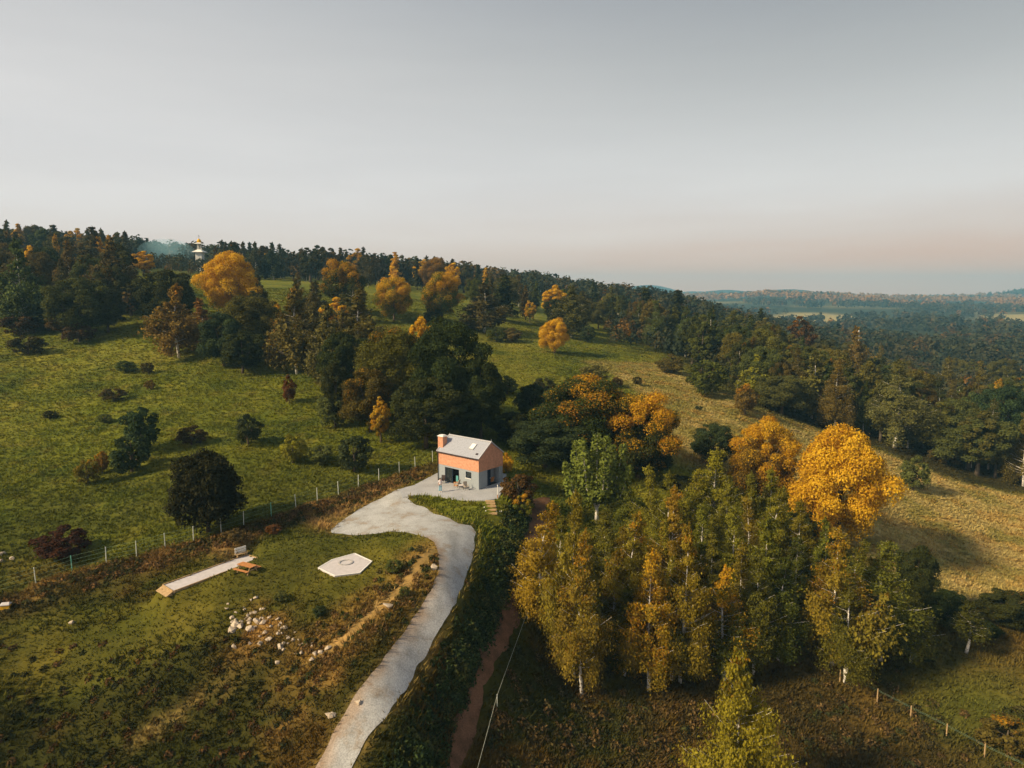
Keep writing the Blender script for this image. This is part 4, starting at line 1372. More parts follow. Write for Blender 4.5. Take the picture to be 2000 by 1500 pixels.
PROTO = {
    'birch': [make_birch(s, 15, 4.6, 23000, leaf=.115, bare=.17) for s in (1, 2, 3, 4, 5)],
    'slim': [make_birch(s, 14, 2.8, 6000, leaf=.15, bare=.4, dens=.7) for s in (11, 12)],
    'tallbirch': [make_birch(s, 15, 5.2, 8000, leaf=.26, bare=.16) for s in (21, 22, 23)],
    'broad': [make_broad(s, 12, 10, 36000, .04, 60, .18) for s in (31, 32, 33)],
    'maple': [make_broad(s, 12, 11, 62000, .05, 74, .145, 1.0) for s in (41, 42)],
    'oval': [make_broad(s, 13, 7, 11000, .06, 46, .27) for s in (51, 52, 53, 54)],
    'shrub': [make_broad(s, 4, 4, 5000, .0, 30, .15) for s in (61, 62, 63)],
    'dense': [make_broad(71, 8, 8, 26000, .0, 110, .17, .25)],
    'poplar': [make_poplar(81)],
    'young': [make_birch(141, 11, 6.2, 26000, leaf=.13, bare=.10)],
    'conifer': [make_conifer(s) for s in (91, 92)],
}
DG, MG, OL, BG, GG, BR = (.038, .046, .017), (.075, .085, .022), (.135, .118, .026), (.235, .185, .034), (.10, .115, .046), (.16, .092, .032)
YG, RB = (.20, .20, .03), (.16, .05, .022)
DGG = (.042, .058, .032)
ORD = ['first', 'second', 'third', 'fourth', 'fifth', 'sixth', 'seventh', 'eighth', 'ninth', 'tenth', 'eleventh', 'twelfth', 'thirteenth', 'fourteenth', 'fifteenth', 'sixteenth', 'seventeenth', 'eighteenth', 'nineteenth', 'twentieth']


def ordinal(i):
    tens = ['', '', 'twenty', 'thirty', 'forty', 'fifty', 'sixty', 'seventy', 'eighty', 'ninety']
    if i < 20: return ORD[i]
    t_, o = divmod(i + 1, 10)
    return (tens[t_] + ('-' + ORD[o - 1] if o else 'th')) if o else {20: 'twentieth', 30: 'thirtieth', 40: 'fortieth', 50: 'fiftieth', 60: 'sixtieth'}.get(i + 1, 'last')


NAMES = {'young': 'birch_tree', 'birch': 'birch_tree', 'slim': 'birch_tree', 'tallbirch': 'birch_tree', 'broad': 'broadleaf_tree', 'maple': 'maple_tree', 'oval': 'broadleaf_tree', 'shrub': 'shrub', 'dense': 'shrub', 'poplar': 'poplar_tree', 'conifer': 'conifer_tree'}
TREES = []


def plant(kind, x, y, h, w, col, aut, label, group=None, proto=None, rz=None, sink=0.0):
    pl = PROTO[kind]
    tr, cr, h0, w0 = pl[len(TREES) % len(pl) if proto is None else proto]
    z = float(Hg(x, y)) - sink
    t = empty(NAMES[kind], (x, y, z), random.uniform(0, 6.28) if rz is None else rz)
    t.scale = (w / w0, w / w0, h / h0)
    tag(t, label, 'shrub' if kind in ('shrub', 'dense') else 'tree', group)
    for nm, me in (('trunk' if NAMES[kind] != 'shrub' else 'stem', tr), ('crown' if NAMES[kind] != 'shrub' else 'foliage', cr)):
        o = link(nm, me, t)
        o.color = (*col, aut)
    TREES.append((x, y, w))
    return t


def tree(kind, u, vt, d, wpx, col, aut, label, group=None, **k):
    """stand a tree at distance d under photo column u, tall enough to reach photo row vt"""
    d *= K
    p = on_ray(u, vt, d)
    g = float(Hg(p[0], p[1]))
    h = max(1.0, p[2] - g)
    return plant(kind, p[0], p[1], h, wpx * d / FPX, col, aut, label, group, **k)


def bush(kind, u, vt, vb, wpx, col, aut, label, group=None, **k):
    """stand a bush where the photo shows its foot"""
    q = hit(u, vb)
    p = on_ray(u, vt, q[1])
    ww = wpx * q[1] / FPX
    return plant(kind, q[0], q[1], max(.5, p[2] - q[2], ww * .62), ww, col, aut, label, group, **k)


# --- trees one can single out
tree('maple', 445, 488, 170, 118, MG, .82, 'big round golden maple on the pasture at the left skyline', proto=0)
tree('maple', 668, 507, 186, 88, DG, .42, 'dark maple with golden leaves down its left side', proto=1)
tree('maple', 768, 537, 182, 76, MG, .60, 'round maple with golden top beside the dark one on the pasture', proto=0)
tree('maple', 862, 528, 190, 78, MG, .50, 'golden topped maple right of the round one on the pasture')
tree('maple', 850, 501, 285, 60, BR, .30, 'dark brown tree poking above the skyline')
tree('oval', 884, 507, 275, 36, BR, .80, 'orange tree on the skyline right of the dark brown one')
tree('oval', 825, 503, 300, 38, OL, .70, 'small golden tree on the skyline left of the dark brown one')
tree('oval', 1082, 553, 235, 48, MG, .92, 'bright orange tall tree at the middle of the far wood edge')
tree('maple', 1084, 621, 172, 62, MG, .86, 'lone small golden tree in the middle of the clearing', proto=1)
tree('oval', 1040, 540, 420, 30, OL, .8, 'small golden tree far back on the ridge right of centre')
tree('oval', 1010, 545, 400, 22, OL, .8, 'tiny golden tree left of the one on the far ridge')
tree('tallbirch', 345, 558, 140, 82, (.17, .115, .035), .22, 'brownish birch with visible pale stem at the top of the left meadow', proto=0)
tree('broad', 325, 520, 160, 110, DG, .0, 'dark broad tree behind the brownish birch')
tree('tallbirch', 385, 585, 146, 60, BR, .20, 'rusty young birch between the brownish birch and grey-green oak')
tree('broad', 432, 606, 134, 90, DGG, .0, 'grey-green oak at the top of the left meadow')
tree('broad', 485, 570, 141, 125, (.085, .088, .022), .05, 'olive broad tree right of the grey-green oak')
tree('broad', 470, 640, 130, 90, DG, .0, 'low dark tree under the olive broad tree')
tree('oval', 537, 580, 152, 26, OL, .95, 'narrow golden tree peeping over the olive broad tree')
tree('tallbirch', 578, 562, 130, 84, (.13, .095, .035), .18, 'brown grey birch right of the narrow golden tree')
tree('tallbirch', 545, 625, 138, 40, BR, .55, 'small orange tinged birch at the foot of the narrow golden tree')
tree('tallbirch', 640, 598, 122, 82, (.12, .10, .04), .12, 'grey brown birch at the left of the big dark tree group')
tree('tallbirch', 705, 566, 138, 88, (.11, .10, .035), .08, 'pale brown birch behind the big dark tree group')
tree('broad', 665, 640, 112, 110, DG, .0, 'dark tree at the left end of the big tree group')
tree('maple', 770, 632, 104, 165, (.095, .085, .02), .20, 'huge olive tree with golden patches in the big tree group', proto=0, sink=.3)
tree('maple', 872, 618, 100, 170, DG, .05, 'huge dark green tree above the house', proto=1, sink=.3)
tree('broad', 938, 690, 97, 110, DG, .0, 'dark green tree at the right end of the big tree group')
tree('broad', 720, 715, 98, 110, (.075, .065, .018), .30, 'yellowing tree at the lower left of the big tree group')
tree('broad', 830, 730, 93, 150, (.040, .050, .02), .10, 'dark oak in front of the big tree group')
tree('broad', 900, 760, 94, 110, DG, .0, 'low dark tree just behind the house roof')
tree('oval', 820, 603, 116, 62, OL, .78, 'golden tree top rising behind the big tree group')
tree('oval', 742, 770, 94, 44, OL, .62, 'small golden leaved tree hanging at the left foot of the big tree group')
tree('broad', 655, 700, 102, 70, DG, .0, 'small dark tree at the left foot of the big tree group')
tree('maple', 1145, 728, 95, 205, DG, .38, 'dark round maple with golden crest right of the house', proto=0)
tree('maple', 1250, 765, 93, 175, DG, .50, 'maple with gold streaks beside the dark round one', proto=1)
tree('broad', 1045, 745, 106, 90, DG, .06, 'dark green tree behind the maples')
tree('broad', 1085, 770, 103, 80, DG, .25, 'dark tree with some gold left of the round maple')
tree('broad', 1065, 815, 90, 155, DGG, .0, 'dark green oak close to the right side of the house')
tree('broad', 1000, 800, 97, 90, DG, .0, 'dark tree directly behind the house gable')
tree('broad', 1125, 880, 93, 110, DG, .0, 'low dark tree below the maples')
tree('broad', 1260, 870, 95, 110, DG, .08, 'dark tree under the gold streaked maple')
tree('poplar', 1168, 840, 79, 185, (.16, .165, .045), .0, 'light green poplar with several upright leaders right of the house')
tree('shrub', 990, 884, 85, 26, OL, 1.0, 'bright orange bush beside the house gable')
tree('maple', 1648, 826, 87, 205, (.17, .11, .02), .86, 'big bright golden maple standing by the dry slope', proto=0)
tree('maple', 1500, 818, 95, 140, (.075, .055, .018), .58, 'half golden maple left of the bright golden one', proto=1)
tree('broad', 1395, 826, 104, 95, DGG, .0, 'dark green tree left of the half golden maple')
tree('broad', 1330, 930, 92, 90, DG, .0, 'dark tree in the hollow behind the birch grove')
tree('broad', 1560, 1000, 86, 110, DG, .05, 'dark tree filling the middle back of the birch grove')

# --- the birch grove
GROVE = 'birches of the near grove'
for i, (kind, u, vt, d, wpx, col, aut, label) in enumerate((
        ('birch', 1082, 985, 61, 92, BG, .12, 'leftmost tall birch of the near grove, green gold'),
        ('birch', 1125, 966, 57.5, 84, (.19, .15, .035), .10, 'tall birch with long bare white stem at the left front of the grove'),
        ('birch', 1145, 1040, 56, 84, (.215, .15, .04), .25, 'tan gold birch in front of the white stemmed one'),
        ('birch', 1178, 1000, 67, 84, (.13, .13, .035), .03, 'green birch behind the tan gold one'),
        ('birch', 1205, 1080, 62, 80, (.14, .12, .03), .10, 'olive birch between the two left clumps of the grove'),
        ('birch', 1250, 1005, 62, 94, (.19, .16, .035), .22, 'broad golden green birch left of the grove middle'),
        ('birch', 1275, 1080, 58, 90, (.215, .14, .03), .40, 'orange gold birch with pale stem left of the grove middle'),
        ('birch', 1268, 912, 74, 70, (.17, .16, .036), .06, 'pale green birch rising at the back of the grove'),
        ('birch', 1308, 925, 71, 62, (.17, .16, .036), .03, 'slender pale green birch right of the rising one'),
        ('birch', 1318, 955, 66, 80, (.22, .16, .04), .20, 'tan birch with white upper stem in the grove middle'),
        ('birch', 1345, 1028, 60, 84, (.20, .16, .032), .18, 'birch with the brightest white forked stem in the grove middle'),
        ('birch', 1402, 880, 80, 92, (.19, .185, .034), .05, 'full yellow green birch at the top of the grove'),
        ('birch', 1368, 918, 78, 74, (.19, .18, .034), .12, 'yellow green birch left of the topmost one'),
        ('birch', 1468, 925, 77, 56, (.16, .16, .034), .03, 'small green birch right of the topmost one'),
        ('birch', 1508, 917, 78, 66, (.17, .165, .034), .10, 'green birch tip below the half golden maple'),
        ('birch', 1532, 955, 75, 78, (.18, .165, .032), .04, 'bushy green birch at the right back of the grove'),
        ('birch', 1437, 990, 67, 84, (.185, .165, .034), .08, 'leafy green gold birch right of the bright forked stem'),
        ('birch', 1458, 970, 72, 64, (.16, .14, .034), .05, 'olive birch behind the leafy green gold one'),
        ('birch', 1500, 1015, 65, 100, (.15, .14, .03), .03, 'wide olive birch with hanging twigs in the right grove'),
        ('birch', 1480, 1080, 62, 80, (.105, .11, .03), .0, 'dark green birch at the foot of the wide olive one'),
        ('birch', 1418, 1110, 60, 90, (.075, .08, .022), .45, 'dark birch with a bright gold patch at the right front of the grove'),
        ('birch', 1640, 1035, 64, 104, (.18, .15, .034), .28, 'birch with orange leaves in its middle, right of the grove gap'),
        ('birch', 1740, 1062, 66, 116, (.12, .13, .036), .0, 'broad grey green birch at the right end of the grove'),
        ('birch', 1660, 1120, 62, 80, (.12, .11, .03), .10, 'olive birch in front of the orange leaved one'),
        ('slim', 1612, 1015, 73, 42, (.14, .14, .034), .03, 'thin leaning birch in the dark grove gap'),
        ('slim', 1890, 1175, 68, 56, (.06, .062, .02), .0, 'thin dark birch left of the dark bush group at lower right'),
        ('young', 1435, 1275, 46, 175, (.20, .175, .03), .16, 'young yellow green birch at the bottom right foreground'),
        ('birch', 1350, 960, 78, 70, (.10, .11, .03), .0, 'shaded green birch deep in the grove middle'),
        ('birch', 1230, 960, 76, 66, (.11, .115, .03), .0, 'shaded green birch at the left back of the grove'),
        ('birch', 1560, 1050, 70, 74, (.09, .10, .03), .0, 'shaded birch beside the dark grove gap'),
        ('birch', 1110, 1060, 64, 70, (.14, .13, .03), .05, 'low leafy birch at the left edge of the grove'),
        ('birch', 1160, 1130, 60, 70, (.10, .10, .028), .0, 'short dark birch under the tan gold one'),  # short birches here: shade at the grove foot painted as darker leaves
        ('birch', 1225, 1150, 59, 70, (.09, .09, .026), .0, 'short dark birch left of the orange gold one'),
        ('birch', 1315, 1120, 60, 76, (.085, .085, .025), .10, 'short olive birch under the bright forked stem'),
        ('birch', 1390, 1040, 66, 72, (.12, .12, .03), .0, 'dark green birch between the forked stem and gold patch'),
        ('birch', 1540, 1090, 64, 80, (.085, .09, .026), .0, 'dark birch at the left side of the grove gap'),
        ('birch', 1700, 1090, 70, 80, (.10, .10, .03), .0, 'dull green birch behind the leaning white one'),
        ('birch', 1785, 1150, 66, 76, (.07, .075, .024), .0, 'dark birch between the broad grey green birch and shaded edge'),
        ('birch', 1100, 1010, 66, 70, (.15, .135, .03), .05, 'olive birch behind the leftmost tall one'),
        ('birch', 1220, 1030, 66, 70, (.16, .14, .03), .08, 'olive gold birch left of the broad golden green one'),
        ('birch', 1300, 1010, 66, 70, (.15, .14, .03), .05, 'green birch in front of the tan white stemmed one'),
        ('birch', 1375, 985, 70, 66, (.16, .155, .034), .04, 'yellow green birch below the topmost pair'),
        ('birch', 1425, 940, 76, 62, (.15, .15, .034), .03, 'green birch right under the topmost one'),
        ('birch', 1565, 980, 74, 66, (.15, .145, .03), .06, 'olive birch at the right shoulder of the grove'),
        ('birch', 1450, 1060, 64, 70, (.14, .13, .03), .04, 'olive birch left of the wide hanging one'),
        ('birch', 1690, 1060, 68, 70, (.13, .125, .03), .10, 'olive birch between the orange leaved and grey green ones'),
        ('birch', 1050, 1110, 62, 56, (.10, .10, .028), .0, 'small green birch overhanging the dirt track'))):
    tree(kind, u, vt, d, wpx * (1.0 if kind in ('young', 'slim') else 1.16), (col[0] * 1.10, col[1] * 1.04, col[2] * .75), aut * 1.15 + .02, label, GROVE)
# the leaning birch with bare white limbs
PROTO['leaner'] = [make_birch(131, 9.0, 4.6, 1800, lean=.42, leaf=.22, bare=.45, dens=.5)]
NAMES['leaner'] = 'birch_tree'
q = hit(1648, 1338)
plant('leaner', q[0], q[1], 9.5, 5.0, (.19, .15, .03), .2, 'leaning birch with bare white forked limbs at the grove edge', GROVE, rz=.1)
DARKR = 'dark trees right of the grove'
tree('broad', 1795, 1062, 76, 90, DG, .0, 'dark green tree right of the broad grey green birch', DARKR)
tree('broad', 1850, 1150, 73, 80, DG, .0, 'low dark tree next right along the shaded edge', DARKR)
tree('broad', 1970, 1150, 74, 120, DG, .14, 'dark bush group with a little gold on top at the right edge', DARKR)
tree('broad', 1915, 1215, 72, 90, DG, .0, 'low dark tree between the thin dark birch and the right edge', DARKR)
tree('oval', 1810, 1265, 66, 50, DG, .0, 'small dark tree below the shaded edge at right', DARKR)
bush('shrub', 1797, 1262, 1292, 28, RB, .25, 'small red bush in the shade at lower right')
bush('shrub', 1965, 1405, 1470, 110, (.12, .09, .03), .28, 'golden bush at the lower right corner')

# --- shrubs of the meadow and garden
for a in (
        ('shrub', 281, 788, 885, 78, DGG, .0, 'tall dark green bush in the left meadow'), ('shrub', 258, 845, 922, 86, DGG, .02, 'dark green bush in front of the tall one in the left meadow'),
        ('shrub', 485, 808, 868, 58, DGG, .0, 'compact dark green bush in the middle of the left meadow'), ('shrub', 655, 765, 835, 66, GG, .0, 'grey green bush at the left foot of the big tree group'),
        ('shrub', 692, 848, 922, 74, DGG, .0, 'dark grey green bush behind the fence'), ('shrub', 572, 850, 905, 56, YG, .04, 'bright yellow green bush in the left meadow'),
        ('shrub', 625, 868, 908, 60, GG, .0, 'low grey green bush right of the yellow green one'), ('dense', 407, 876, 1040, 150, (.024, .024, .012), .06, 'large round dark bush with rusty top behind the fence'),
        ('shrub', 374, 832, 868, 60, (.06, .045, .02), .0, 'low brown bush in the left meadow'), ('shrub', 172, 893, 945, 46, OL, .35, 'small golden brown bush at the left of the meadow'),
        ('shrub', 200, 880, 925, 30, BR, .4, 'small rusty bush above the golden brown one'), ('shrub', 122, 1060, 1092, 105, (.05, .022, .016), .0, 'flat dark reddish bush at the lower left of the meadow'),
        ('shrub', 290, 706, 730, 26, (.07, .06, .02), .0, 'small brown bush high in the left meadow'), ('shrub', 245, 705, 728, 40, GG, .0, 'pale low bush left of the small brown one high in the meadow'),
        ('shrub', 294, 742, 762, 22, BR, .1, 'tiny rusty bush in the middle of the left meadow'), ('shrub', 222, 762, 784, 46, (.08, .06, .03), .0, 'low brown bush left of the tiny rusty one'),
        ('shrub', 98, 805, 818, 28, (.05, .045, .02), .0, 'small dark bush at the left of the meadow'), ('shrub', 565, 733, 788, 30, (.12, .05, .02), .1, 'slim rusty bush right in the left meadow'),
        ('shrub', 55, 680, 692, 64, (.06, .045, .02), .0, 'low brown bush under the left wood'), ('shrub', 205, 812, 826, 30, GG, .0, 'pale small bush above the tall dark one'),
        ('shrub', 155, 630, 668, 60, (.085, .05, .03), .0, 'brownish bush at the foot of the left wood'), ('shrub', 40, 620, 655, 70, (.08, .05, .03), .0, 'brown scrub at the far left wood foot'),
        ('shrub', 1012, 925, 988, 78, (.105, .05, .022), .10, 'reddish brown bush at the right corner of the terrace'), ('shrub', 1020, 965, 1010, 44, (.10, .11, .02), .45, 'yellow flowering bush below the terrace corner'),
        ('shrub', 770, 1092, 1122, 34, GG, .0, 'grey green bush between the pad and drive'), ('shrub', 790, 1145, 1165, 26, GG, .0, 'pale grey green tuft beside the earth path'),
        ('shrub', 548, 1155, 1176, 32, GG, .0, 'grey green tuft left in the lawn above the stones'), ('shrub', 626, 1185, 1208, 32, DGG, .0, 'dark grey green tuft right of the rubble heap'),
        ('shrub', 1380, 700, 772, 88, MG, .03, 'round green tree bush at the left corner of the right wood'), ('shrub', 1455, 750, 810, 52, BR, .35, 'conical rusty bush at the edge of the right wood'),
        ('shrub', 1160, 728, 752, 70, (.14, .12, .05), .0, 'pale scrub in the clearing'), ('shrub', 1205, 735, 755, 22, BR, .3, 'small rusty bush in the clearing'), ('shrub', 990, 735, 770, 50, DG, .0, 'dark bush behind the big tree group in the clearing'),
        ('shrub', 1062, 735, 772, 44, (.05, .045, .02), .0, 'dark brown bush left of the maple crest in the clearing'), ('shrub', 1245, 735, 752, 20, (.06, .05, .02), .0, 'little dark bush right in the clearing'),
        ('shrub', 1783, 890, 958, 56, GG, .0, 'grey green bush on the dry slope'), ('shrub', 1365, 792, 802, 14, DGG, .0, 'tiny green bush on the dry slope'),
        ('shrub', 1148, 635, 668, 36, DGG, .0, 'small dark bush right of the lone golden tree'), ('shrub', 1000, 645, 668, 44, (.12, .10, .05), .0, 'pale leafless scrub left of the lone golden tree'),
        ('shrub', 970, 640, 668, 40, MG, .0, 'small green bush left in the clearing'), ('shrub', 848, 600, 628, 46, DG, .0, 'round dark bush below the golden topped maple'),
        ('shrub', 1310, 700, 730, 60, (.12, .085, .03), .1, 'brown scrub at the upper corner of the dry slope'), ('shrub', 460, 1040, 1062, 50, (.13, .085, .045), .0, 'brown scrub on the bank above the bench'),
        ('shrub', 535, 1025, 1045, 36, (.12, .06, .03), .1, 'rusty scrub on the bank left of the drive')):
    bush(*a)


# --- wood edge and wood on the right, wood on the left, ridge wood
def fill(n, urange, drange, hrange, kinds, cols, group, fmt, auts=(0, .3), mind=4.0, seed=1, wfac=1.0, keep=None):
    rng = random.Random(seed)
    got, tries = [], 0
    while len(got) < n and tries < n * 60:
        tries += 1
        u = rng.uniform(*urange); d = rng.uniform(*drange) * K
        x = (u - 1000) / FPX * d; y = d
        if keep and not keep(x, y, u, d / K): continue
        if any((x - a) ** 2 + (y - b) ** 2 < mind * mind for a, b, *_ in got): continue
        if any((x - a) ** 2 + (y - b) ** 2 < (mind * .6) ** 2 for a, b, _ in TREES): continue
        got.append((x, y, u))
    got.sort(key=lambda q_: q_[2])
    for i, (x, y, u) in enumerate(got):
        kd = rng.choice(kinds)
        h = rng.uniform(*hrange)
        w = h * {'oval': .56, 'tallbirch': .36, 'birch': .36, 'broad': .68, 'conifer': .36, 'slim': .22, 'maple': .85}[kd] * rng.uniform(.85, 1.2) * wfac
        c = rng.choice(cols)
        a = rng.uniform(.45, .95) if rng.random() < auts[1] * .22 else rng.uniform(0, auts[0] + .10)
        word = {'oval': 'oval', 'tallbirch': 'birch', 'birch': 'birch', 'broad': 'broad', 'conifer': 'conifer', 'slim': 'slim birch', 'maple': 'broad'}[kd]
        hue = 'golden' if a > .44 else 'dark green' if sum(c) < .13 else 'brownish' if c[0] > c[1] * 1.15 else 'olive' if c[0] > .1 else 'green'
        plant(kd, x, y, h, w, c, a, fmt.format(hue=hue, word=word, n=ordinal(i)), group, rz=rng.uniform(0, 6.28))


RW = 'trees of the wood on the right'
for a in (('tallbirch', 1480, 692, 152, 56, YG, .06, 'yellow green young birch at the front edge of the right wood'), ('broad', 1530, 728, 147, 112, (.085, .09, .036), .0, 'round grey green tree at the front edge of the right wood'),
          ('birch', 1640, 703, 146, 62, (.15, .11, .035), .16, 'slender birch with pale stem at the front edge of the right wood'), ('tallbirch', 1592, 690, 152, 80, (.13, .115, .035), .05, 'olive birch left of the slender pale stemmed one'),
          ('birch', 1755, 706, 142, 100, (.125, .13, .058), .0, 'large pale grey green birch at the front edge of the right wood'), ('broad', 1900, 800, 136, 150, (.08, .09, .036), .0, 'wide grey green tree at the right front of the right wood'),
          ('oval', 1838, 785, 140, 80, (.10, .105, .03), .05, 'olive oval tree left of the wide grey green one'), ('broad', 1975, 745, 145, 120, DGG, .0, 'dark tree at the right edge above the wide grey green one'),
          ('tallbirch', 1955, 745, 150, 55, (.16, .12, .03), .35, 'rusty topped birch near the right edge of the wood'), ('oval', 1700, 700, 152, 70, (.095, .09, .03), .08, 'green oval tree left of the large pale birch'),
          ('shrub', 1850, 870, 137, 60, (.11, .07, .03), .15, 'rusty bush at the foot of the right wood'), ('tallbirch', 1670, 640, 220, 50, (.14, .10, .03), .22, 'gold flecked birch deep in the right wood'),
          ('oval', 1565, 612, 250, 60, (.10, .05, .02), .22, 'rust red tree crowning the right wood'), ('oval', 1535, 655, 205, 60, OL, .22, 'gold tipped oval tree above the middle of the right wood'),
          ('conifer', 1487, 598, 285, 34, DG, .0, 'dark pointed conifer on the skyline of the right wood'), ('conifer', 1160, 548, 310, 30, DG, .0, 'dark conifer on the skyline at the middle of the photo'),
          ('conifer', 1262, 558, 260, 56, DG, .0, 'dark broad conifer standing above the right wood'), ('conifer', 1325, 562, 270, 56, DG, .0, 'dark conifer pair mate right above the right wood')):
    tree(*a, RW)
C_R = [(.105, .10, .03), (.085, .088, .03), (.12, .105, .032), (.06, .068, .026), (.045, .055, .024), (.10, .08, .03), (.09, .10, .04)]
EDGE = hits([(1180, 690), (1300, 700), (1420, 762), (1500, 795), (1600, 825), (1700, 860), (1850, 915), (1990, 955), (2100, 990)])


def behind_edge(lo, hi):
    def f(x, y, u, d):
        xs = [p[0] for p in EDGE]; ys = [p[1] for p in EDGE]
        e = np.interp(x, xs, ys) if x < xs[-1] else ys[-1]
        return lo < y - e < hi
    return f


fill(40, (1440, 2040), (128, 190), (12, 16), ['oval', 'oval', 'tallbirch', 'birch', 'broad'], C_R, RW, '{hue} {word} tree, {n} from the left in the front rows of the right wood', (.06, .12), 4.2, 3, 1.0, behind_edge(2, 22))
fill(50, (1240, 2060), (150, 250), (13, 17), ['oval', 'tallbirch', 'birch', 'oval', 'broad'], C_R, RW, '{hue} {word} tree, {n} from the left in the middle rows of the right wood', (.06, .12), 5.0, 4, 1.1, behind_edge(22, 70))
fill(46, (1190, 2060), (215, 345), (12, 16), ['oval', 'broad', 'tallbirch', 'conifer'], C_R[:5], RW, '{hue} {word} tree, {n} from the left in the back rows of the right wood', (.05, .12), 6.5, 5, 1.25, behind_edge(70, 190))
MW = 'trees behind the clearing'
fill(26, (920, 1260), (212, 300), (10, 14), ['oval', 'tallbirch', 'broad', 'conifer'], [DG, MG, (.085, .065, .03), (.10, .085, .035)], MW, '{hue} {word} tree, {n} from the left behind the clearing', (.08, .5), 5.5, 6, 1.1)
for a in (('tallbirch', 945, 555, 192, 80, (.075, .065, .03), .03, 'dark brownish birch clump at the left of the clearing'), ('conifer', 985, 532, 215, 62, DG, .0, 'tall dark tree behind the birch clump of the clearing'),
          ('tallbirch', 1120, 560, 205, 60, (.095, .08, .03), .05, 'brownish birch right of the bright orange tree'), ('oval', 1035, 585, 225, 26, OL, .6, 'small orange tree left of the bright orange one')):
    tree(*a, MW)
RID = 'trees of the ridge wood'
C_G = [(.05, .042, .022), (.04, .045, .02), (.075, .055, .025), (.06, .055, .022)]
fill(54, (430, 960), (278, 345), (13, 17), ['tallbirch', 'oval', 'conifer', 'tallbirch'], C_G, RID, '{hue} {word} tree, {n} from the left along the ridge wood', (.06, .35), 4.6, 7, 1.15)
fill(17, (490, 730), (122, 178), (9, 12.5), ['tallbirch', 'oval', 'birch'], [(.09, .075, .03), (.06, .062, .024), (.12, .10, .04), (.045, .05, .02)], 'trees of the belt above the meadow', '{hue} {word} tree, {n} from the left in the belt above the meadow', (.08, .4), 3.6, 17, 1.15)
LW = 'trees of the wood on the left'
C_L = [(.07, .06, .024), (.045, .05, .02), (.09, .07, .028), (.075, .08, .026), (.10, .075, .03)]
for a in (('tallbirch', 28, 470, 156, 76, (.075, .085, .034), .0, 'tall grey green birch at the left edge of the left wood'), ('broad', 150, 535, 152, 118, (.075, .075, .026), .05, 'rounded olive tree at the front of the left wood'),
          ('conifer', 88, 560, 158, 80, DG, .0, 'dark spreading tree left of the rounded olive one'), ('tallbirch', 218, 470, 172, 76, (.085, .065, .026), .06, 'tall brown birch at the right end of the left wood'),
          ('oval', 252, 545, 168, 60, (.055, .055, .022), .0, 'dark oval tree at the right end of the left wood'), ('oval', 60, 475, 190, 40, OL, .75, 'golden tree deep in the left wood'), ('oval', 178, 512, 180, 30, OL, .65, 'small golden tree above the rounded olive one'),
          ('oval', 278, 486, 232, 46, (.10, .05, .02), .72, 'rusty gold tree right behind the left wood'), ('broad', 205, 560, 155, 70, (.05, .05, .02), .05, 'dark tree right of the rounded olive one'), ('oval', 118, 600, 151, 60, (.08, .055, .025), .12, 'low rusty tree under the left wood')):
    tree(*a, LW)
fill(24, (-60, 262), (160, 210), (13, 17), ['oval', 'tallbirch', 'broad'], C_L, LW, '{hue} {word} tree, {n} from the left in the front rows of the left wood', (.10, .5), 5.0, 8, 1.05)
fill(36, (-80, 400), (225, 345), (14, 19), ['oval', 'tallbirch', 'broad', 'conifer'], C_L, LW, '{hue} {word} tree, {n} from the left in the back rows of the left wood', (.12, .7), 6.0, 9, 1.1, lambda x, y, u, d: u < 260 or d > 275)

